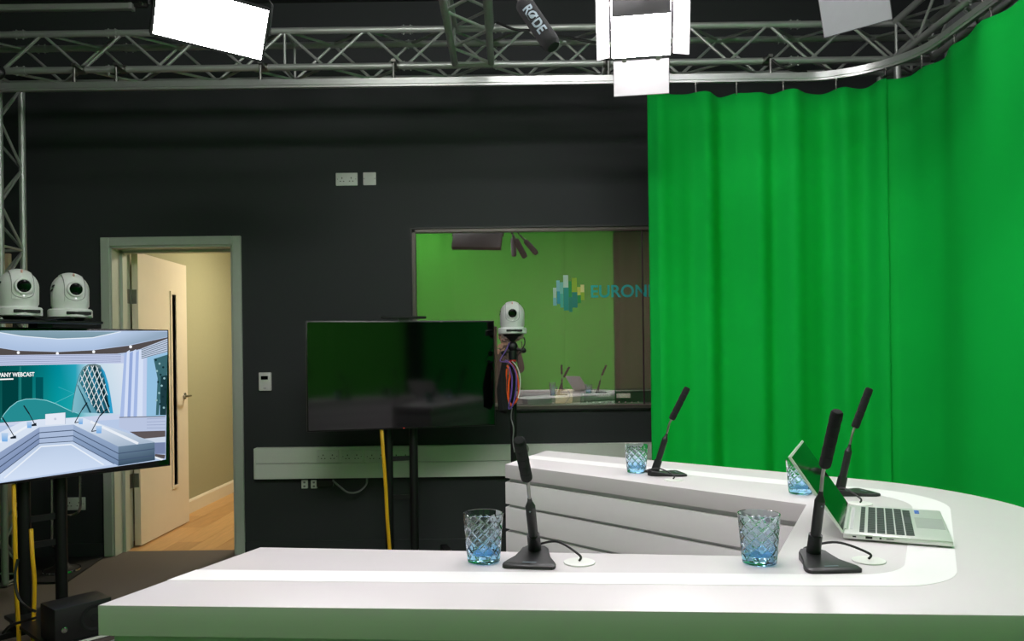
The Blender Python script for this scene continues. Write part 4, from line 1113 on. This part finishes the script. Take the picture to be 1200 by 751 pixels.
ZT = 2.818                     # top hem of the curtain
def curtain(name, label, s0, s1, fold, hooks, amp, seed, pathf=path, ztop=ZT, zrail=ZR, sagd=.010, cm='curtain_green'):
    rnd = random.Random(seed)
    N = max(60, int((s1 - s0) / .012)); K = 26
    ph = [rnd.uniform(-.6, .6) for _ in range(12)]
    p00, _ = pathf((s0+s1)/2)
    t_ = thing(name, label, 'curtain', (p00.x, p00.y, 0))
    t = bmesh.new(); grid = []
    def hookdist(s):
        lo = max([h for h in hooks if h <= s], default=s0); hi = min([h for h in hooks if h >= s], default=s1)
        return 0 if hi - lo < 1e-6 else (s - lo) / (hi - lo)
    for k in range(K + 1):
        v = k / K; z = .012 + (ztop - .012) * v; row = []
        for i in range(N + 1):
            s = s0 + (s1 - s0) * i / N; p, n = pathf(s)
            off = 0
            for q, (wl, am) in enumerate(fold):
                off += am * math.sin(2*PI*s/wl + ph[q] + .5*math.sin(1.3*(1-v) + q) * (1 - v))
            # pleats gather at the hooks, at the top
            u = hookdist(s); sag = math.sin(PI*u)
            gath = .012 * (v ** 6) * math.cos(2*PI*u)
            zz = z - sagd * sag * (v ** 10)
            edge = min(1, (s - s0) / .05, (s1 - s) / .05); 
            row.append(t.verts.new(p + n * ((off * amp + gath) * (.25 + .75*edge)) + Vector((0, 0, zz))))
        grid.append(row)
    for a, b in zip(grid, grid[1:]):
        for i in range(N): t.faces.new([a[i], a[i+1], b[i+1], b[i]])
    m = MB(); m._add(t, None, (0, 0, 0)); o = obj('cloth', m, cm, t_, world=True)
    md = o.modifiers.new('thickness', 'SOLIDIFY'); md.thickness = .003
    for h in hooks:
        p, n = pathf(h); m = MB()
        m.tube([p + Vector((0, 0, ztop - .012)), p + n*.006 + Vector((0, 0, ztop + .006)), p + Vector((0, 0, ztop + .02)), p - n*.004 + Vector((0, 0, ztop + .012)), p + Vector((0, 0, ztop - .004))], .0035, 6, 4)
        m.cyl(p + Vector((0, 0, ztop + .018)), p + Vector((0, 0, zrail - .022)), .004, n=8)
        m.cyl(p + Vector((0, 0, zrail - .034)), p + Vector((0, 0, zrail - .022)), .009, n=10)
        obj('hook', m, 'steel', t_, world=True)
    return t_
def s_at_px(px, py):
    r = ray(px, py); best = min(((abs((path(k*.005)[0].x) / path(k*.005)[0].y - r.x)), k*.005) for k in range(0, 700)); return best[1]
hk = [.012] + [s_at_px(x, 108) for x in (815, 863, 918, 980)]
sm_ = s_at_px(1038, 130)
hk2 = [sm_ - .005]
curtain('green_curtain', 'green screen curtain with deep folds, its free edge beside the window', 0, sm_ + .012, ((.262, .034), (.155, .013), (.61, .024)), hk + [sm_], 1.0, 3)
hk3 = [sm_, s_at_px(1080, 70), s_at_px(1118, 45), s_at_px(1161, 18)] 
while hk3[-1] < L1_ + L2_ + 5.1: hk3.append(hk3[-1] + .3)
curtain('green_curtain', 'smooth green screen curtain along the side wall behind the laptop', sm_ - .006, L1_ + L2_ + 5.45, ((.9, .012), (1.7, .022), (.37, .003)), hk3, 1.0, 9)
# the curtains behind the photographer, seen mirrored in the window
YBK = -1.75
def bpath(x0): return lambda s: (Vector((x0 + s, YBK, 0)), Vector((0, 1, 0)))
for (x0, x1, sd, lb) in ((-2.35, -.9, 21, 'green screen curtain mirrored at one end of the control room window'), (-.905, .84, 22, 'green screen curtain mirrored in the middle of the control room window'), (.835, 2.0, 23, 'green screen curtain mirrored behind the glass logo')):
    curtain('green_curtain', lb, 0, x1 - x0, ((.8, .010), (1.5, .014)), [.02 + k*.3 for k in range(int((x1-x0)/.3) + 1)], 1.0, sd, bpath(x0), ztop=3.50, zrail=3.58, sagd=.01, cm='curtain_green_rear')
m = MB(); m.bx(-2.6, 2.05, YBK - .012, YBK + .012, 3.56, ZC - .001); tag(obj('curtain_rail', m, 'alu_rail'), 'straight aluminium rail above the curtains facing the window', 'rail')
for x in (-2.2, -.3, 1.6):
    pass

# ------------------------------------------------------------------ lamps
def fixture(name, label, cen, normal, upv, wd, ht, em, barn=False, yoke_to=None, group='studio panel lamps'):
    n = Vector(normal).normalized(); u = Vector(upv); u = (u - n*u.dot(n)).normalized(); x = u.cross(n)
    R = Matrix((x, u, n)).transposed()           # local z = facing
    t = thing(name, label, 'lamp', tuple(cen), R=R, group=group)
    dp = .05
    m = MB(); m.box((0, 0, -dp/2 - .004), (wd + .02, ht + .02, dp), None, .006, 2); bd = obj('housing', m, 'lamp_body', t)
    m = MB(); m.box((0, 0, -.002), (wd, ht, .004)); obj('light_panel', m, em, t, smooth=False)
    m = MB()
    for (a, b, c_, d_) in ((-wd/2 - .01, wd/2 + .01, ht/2, ht/2 + .01), (-wd/2 - .01, wd/2 + .01, -ht/2 - .01, -ht/2), (-wd/2 - .01, -wd/2, -ht/2, ht/2), (wd/2, wd/2 + .01, -ht/2, ht/2)):
        m.bx(a, b, c_, d_, -.006, .006)
    obj('front_rim', m, 'lamp_body', t, smooth=False)
    if barn:
        for (side, ang, L, mm) in barn:
            # flap hinged at the rim; ang = opening from flush-forward (0) to flat outward (90 deg)
            a_ = math.radians(ang); 
            if side in 'TB':
                sg = 1 if side == 'T' else -1
                p0 = Vector((0, sg*(ht/2 + .012), .004)); d_ = Vector((0, sg*math.sin(a_), math.cos(a_))); ax = Vector((1, 0, 0)); wl = wd*.97
            else:
                sg = 1 if side == 'R' else -1
                p0 = Vector((sg*(wd/2 + .012), 0, .004)); d_ = Vector((sg*math.sin(a_), 0, math.cos(a_))); ax = Vector((0, 1, 0)); wl = ht*.97
            nn = ax.cross(d_).normalized(); inw = -Vector((p0.x, p0.y, 0)).normalized()
            if nn.dot(inw) < 0 and nn.dot(Vector((0, 0, 1))) < .2: nn = -nn
            if nn.dot(inw) < 0: nn = -nn
            tp = 1.0
            q = [p0 - ax*wl/2, p0 + ax*wl/2, p0 + ax*wl/2*tp + d_*L, p0 - ax*wl/2*tp + d_*L]
            mb = MB(); tb = bmesh.new(); lo = [tb.verts.new(v) for v in q]; hi = [tb.verts.new(v + nn*.0012) for v in q]
            tb.faces.new(lo); tb.faces.new(hi)
            for k in range(4): tb.faces.new([lo[k], lo[(k+1) % 4], hi[(k+1) % 4], hi[k]])
            mb._add(tb, None, (0, 0, 0)); fl_ = obj('barn_door', mb, 'barn_black', t, smooth=False)
            q2 = [v + nn*.0014 for v in ([p0 - ax*wl*.49 + d_*.004, p0 + ax*wl*.49 + d_*.004, p0 + ax*wl*.49 + d_*(L-.003), p0 - ax*wl*.49 + d_*(L-.003)])]
            mb = MB(); mb.quad(*q2); mb.quad(*[v + nn*.0004 for v in q2]); obj('white_lining', mb, mm, fl_, smooth=False)
            for k in (-.3, .3):
                mb = MB(); mb.box(p0 + ax*wl*k + nn*.004, (.02, .02, .004) , None, .001); obj('hinge', mb, 'steel', fl_)
    if yoke_to is not None:
        yt = WM[t.name].inverted() @ Vector(yoke_to)
        upw = WM[t.name].inverted().to_3x3() @ Vector((0, 0, 1))
        xx = wd/2 + .022
        topc = Vector((0, ht*.5, -dp/2)) + upw*.06
        m = MB(); m.tube([Vector((-xx, 0, -dp/2)), Vector((-xx, topc.y*.8, topc.z)), Vector((-xx + .03, topc.y, topc.z)), Vector((xx - .03, topc.y, topc.z)), Vector((xx, topc.y*.8, topc.z)), Vector((xx, 0, -dp/2))], .007, 8)
        m.tube([topc, yt], .012, 10); obj('yoke', m, 'lamp_body', t)
    return t
# pipes that carry the lamps (above the frame)
PY1, PZ = 3.42, 2.985
m = MB(); m.cyl((-3.2, PY1, PZ), (2.25, PY1, PZ), .024, n=16); tag(obj('lighting_pipe', m, 'metal_black'), 'black lighting pipe under the trusses carrying the bright panel lamps', 'pipe')
m = MB(); m.cyl((-3.2, 1.35, PZ), (2.25, 1.35, PZ), .024, n=16); tag(obj('lighting_pipe', m, 'metal_black'), 'black lighting pipe above the presenter desk carrying hanging microphones', 'pipe')

# 1: wide bright panel at the left
LAMP1 = at(248.5, 25.5, 3.30)
fixture('panel_lamp', 'bright rectangular panel lamp tilted in front of the back truss', LAMP1, (.433, -.753, -.496), (.306, -.395, .866), .44, .208, 'lamp_side', yoke_to=(LAMP1.x - .02, PY1, PZ))
# 2: square panel with four barn doors
LAMP2 = at(751, 26, 3.62)
fixture('panel_lamp', 'square panel lamp with four barn doors above the curtain edge', LAMP2, (-.12, -.80, -.40), (.0, 0, 1), .272, .30, 'lamp_front', barn=(('T', -58, .15, 'barn_white'), ('B', 74, .165, 'barn_white'), ('L', 26, .13, 'barn_white'), ('R', 32, .13, 'barn_white')), yoke_to=(LAMP2.x, PY1, PZ))
# 3: lamp above the desk end, only its lower barn door shows
LAMP3 = Vector((1.335, 3.05, 2.885))
fixture('panel_lamp', 'panel lamp near the curved rail, only its grey barn door showing', LAMP3, (-.62, -.70, -.45), (.0, 0, 1), .275, .225, 'lamp_right', barn=(('B', 88, .17, 'wall_grey'), ('T', 60, .17, 'barn_black')), yoke_to=(1.4, PY1, PZ))
# 4: overhead panel, mirrored as a dark box at the top of the window
LAMP4 = Vector((-.38, 1.45, 2.71))
fixture('panel_lamp', 'flat panel lamp above the desk, mirrored as a dark box in the window', LAMP4, (.12, -1, -.5), (0, .3, 1), .56, .32, 'lamp_over', yoke_to=(-.38, 1.35, PZ))

# 5: unseen wash lamp above the desk, added to brighten the back wall
fixture('panel_lamp', 'added wide fill lamp under the ceiling turned toward the black back wall', Vector((-.35, 1.35, 3.30)), (.35, 1, -.4), (0, 0, 1), 1.7, .44, 'fill_wash', yoke_to=(-.35, 1.22, ZC - .012))

# ------------------------------------------------------------------ hanging shotgun microphones
def make_boom():
    root = thing('hanging_microphone', '', 'microphone')           # local: foam along -Z from origin
    L = .215
    prof = [(0, 0), (.020, 0), (.0295, -.012), (.031, -.03), (.031, -L + .03), (.0295, -L + .012), (.021, -L), (0, -L)]
    m = MB(); m.lathe(prof, 28); fm = obj('foam_windshield', m, 'foam', root)
    m = MB(); m.cyl((0, 0, -.01), (0, 0, .09), .0105, n=16); obj('body', m, 'mic_black', root)
    me = text_mesh('RØDE', .044, .0006, 'CENTER', .0012)
    tb = bmesh.new(); tb.from_mesh(me); bmesh.ops.triangulate(tb, faces=tb.faces[:]); bmesh.ops.subdivide_edges(tb, edges=[e for e in tb.edges if e.calc_length() > .004], cuts=3, use_grid_fill=True); bmesh.ops.triangulate(tb, faces=tb.faces[:]); tb.to_mesh(me); tb.free()
    return root, fm, me
boom, foam_o, rode = make_boom()
pa, pb = at(612, 2, 2.62), at(647, 53, 2.56)
axis = (pa - pb).normalized()                       # local +Z points up along the mic
vw = -ray(628, 27).normalized(); yv = axis.cross(vw).normalized(); xv = yv.cross(axis).normalized()
Rb = Matrix((xv, yv, axis)).transposed()
boom.matrix_world = Matrix.Translation(pa) @ Rb.to_4x4(); WM[boom.name] = boom.matrix_world.copy()
tag(boom, 'black foam covered shotgun microphone hanging in front of the back truss', 'microphone', 'hanging shotgun microphones')
# lettering wrapped on the foam, reading down the tube
for v in rode.vertices:
    x, y, z = v.co; a = y / .0312
    r = .0322 + z
    v.co = (r*math.cos(a), r*math.sin(a), -.105 - x)
o = link('lettering', rode, 'print_grey', foam_o)
def pole_of(root, to):
    Mi = WM[root.name].inverted(); q = Mi @ Vector(to)
    m = MB(); m.tube([Vector((0, 0, .08)), Vector((0, 0, .13)), q*.5 + Vector((0, 0, .1)), q], .006, 8, 5); obj('boom_rod', m, 'lamp_body', root)
for i, (c_, dirn, lb) in enumerate((((.03, 1.42, 2.70), (.05, .1, -1), 'black shotgun microphone pointing down, mirrored near the top of the window'), ((.17, 1.5, 2.66), (.62, .2, -.75), 'black slanted shotgun microphone mirrored near the top of the window'))):
    o = copy_tree(boom); ax = -Vector(dirn).normalized(); M = Matrix.Translation(c_) @ rot_to(ax).to_4x4(); o.matrix_world = M; WM[o.name] = M
    tag(o, lb, 'microphone', 'hanging shotgun microphones')
    pole_of(o, (c_[0] - .02, 1.35, PZ - .02))
pole_of(boom, (-.312 + CS, 2.9, TZL - .02))
# cable slung along the truss
m = MB(); m.tube([at(582, 26, 4.5), at(605, 35, 4.49), at(630, 36, 4.49), at(655, 42, 4.5), at(700, 50, 4.52), at(720, 48, 4.55)], .008, 8, 5); tag(obj('truss_cable', m, 'cable_black'), 'black cable slung along the back truss beside the hanging microphone', 'cable')
m = MB(); m.tube([at(905, 70, 4.5), at(912, 76, 4.49), at(928, 82, 4.49), at(945, 84, 4.52)], .008, 8, 5); tag(obj('truss_cable', m, 'cable_black'), 'black strap trailing from a rail hanger on the back truss', 'cable')

# ------------------------------------------------------------------ photographer, seen only as a mirror image in the window
def photographer(x, y):
    J = {'pel': (0, 0, .94, .135), 'spi': (0, 0, 1.10, .125), 'che': (0, .0, 1.28, .145), 'nb': (0, .0, 1.425, .075), 'nk': (0, .015, 1.47, .052), 'chin': (0, .035, 1.535, .066), 'head': (0, .03, 1.60, .082), 'top': (0, .02, 1.665, .06),
         'hL': (-.095, 0, .88, .095), 'kL': (-.11, .03, .50, .062), 'aL': (-.11, 0, .09, .042), 'tL': (-.12, .15, .04, .036),
         'hR': (.095, 0, .88, .095), 'kR': (.11, .03, .50, .062), 'aR': (.11, 0, .09, .042), 'tR': (.12, .15, .04, .036),
         'sL': (-.18, 0, 1.385, .062), 'eL': (-.25, .10, 1.14, .044), 'wL': (-.10, .19, 1.37, .029), 'mL': (-.075, .175, 1.42, .034),
         'sR': (.18, 0, 1.385, .062), 'eR': (.24, .06, 1.12, .044), 'wR': (.10, .24, 1.08, .029), 'mR': (.04, .27, 1.09, .034)}
    E_ = [('pel', 'spi'), ('spi', 'che'), ('che', 'nb'), ('nb', 'nk'), ('nk', 'chin'), ('chin', 'head'), ('head', 'top')]
    for k in 'LR': E_ += [('pel', 'h'+k), ('h'+k, 'k'+k), ('k'+k, 'a'+k), ('a'+k, 't'+k), ('che', 's'+k), ('s'+k, 'e'+k), ('e'+k, 'w'+k), ('w'+k, 'm'+k)]
    keys = list(J); me = bpy.data.meshes.new('body'); me.from_pydata([J[k][:3] for k in keys], [(keys.index(a), keys.index(b)) for a, b in E_], [])
    o = bpy.data.objects.new('body', me); COL.objects.link(o)
    sk = o.modifiers.new('s', 'SKIN'); sk.use_smooth_shade = True
    for i, k in enumerate(keys):
        v = me.skin_vertices[0].data[i]; r = J[k][3]; v.radius = (r, r * (.72 if k in ('pel', 'spi', 'che') else 1)); v.use_root = (k == 'pel')
    o.modifiers.new('d', 'SUBSURF').levels = 2
    dg = bpy.context.evaluated_depsgraph_get(); nm = bpy.data.meshes.new_from_object(o.evaluated_get(dg))
    bpy.data.objects.remove(o)
    # five fingers per hand, part of the same body mesh
    fb = MB()
    for (m_, dr, sd, cl) in (((-.075, .175, 1.42), Vector((.35, -.25, .9)).normalized(), Vector((.9, .1, -.3)).normalized(), Vector((.3, -.8, .2))), ((.04, .27, 1.09), Vector((-.95, .2, .05)).normalized(), Vector((0, .35, .93)).normalized(), Vector((0, .1, -.7)))):
        m_ = Vector(m_)
        for k, ln in enumerate((.062, .072, .068, .054)):
            b = m_ + sd * (.027 - .018 * k) + dr * .012
            fb.tube([b, b + dr*ln*.45, b + dr*ln*.75 + cl*.012, b + dr*ln*.92 + cl*.030], [.0095, .0088, .0080, .0065], 8, 3)
        b = m_ + sd * .03 - dr * .012
        fb.tube([b, b + sd*.028 + dr*.018, b + sd*.034 + dr*.045], [.011, .0095, .0075], 8, 3)
    t = bmesh.new(); t.from_mesh(nm); fm = fb.mesh('f'); t.from_mesh(fm); t.to_mesh(nm); t.free()
    nm.materials.clear()
    for k in ('jumper', 'skin', 'trousers', 'hair'): nm.materials.append(MATS[k])
    for p in nm.polygons:
        c_ = p.center; p.use_smooth = True
        hand = (c_ - Vector((-.075, .175, 1.42))).length < .085 or (c_ - Vector((.04, .27, 1.09))).length < .085
        if c_.z > 1.475 or hand: p.material_index = 1
        elif c_.z < .93: p.material_index = 2 if c_.z > .1 else 3
        else: p.material_index = 0
    t_ = thing('person', 'person in a dark jumper with a hand at the chin, mirrored in the window', 'person', (x, y, 0))
    link('body', nm, None, t_)
    m = MB(); m.sphere((0, .012, 1.640), .092, (.98, 1.02, .86), 24); m.sphere((0, -.02, 1.60), .085, (1.0, .95, 1.05), 20); obj('hair', m, 'hair', t_)
    m = MB(); m.sphere((0, .100, 1.535), .034, (1.25, .5, .75), 16); obj('beard', m, 'hair', t_)
    m = MB(); m.tube([(0, .108, 1.605), (0, .125, 1.575), (0, .110, 1.566)], [.007, .012, .008], 10, 3); obj('nose', m, 'skin', t_)
    for s_ in (-1, 1):
        m = MB(); m.sphere((s_*.032, .100, 1.606), .011, (1.2, .6, .7), 12); e_ = obj('eye', m, 'white_plastic', t_)
        m = MB(); m.sphere((s_*.032, .1055, 1.606), .005, (1, .6, 1), 10); obj('iris', m, 'hole', e_)
        m = MB(); m.box((s_*.032, .106, 1.622), (.03, .006, .006), None, .002); obj('eyebrow', m, 'hair', t_)
        m = MB(); m.sphere((s_*.084, .02, 1.59), .026, (.35, .7, 1.1), 12); obj('ear', m, 'skin', t_)
    m = MB(); m.box((0, .113, 1.548), (.04, .006, .007), None, .002); obj('mouth', m, 'pink', t_)
photographer(-.10, -.42)
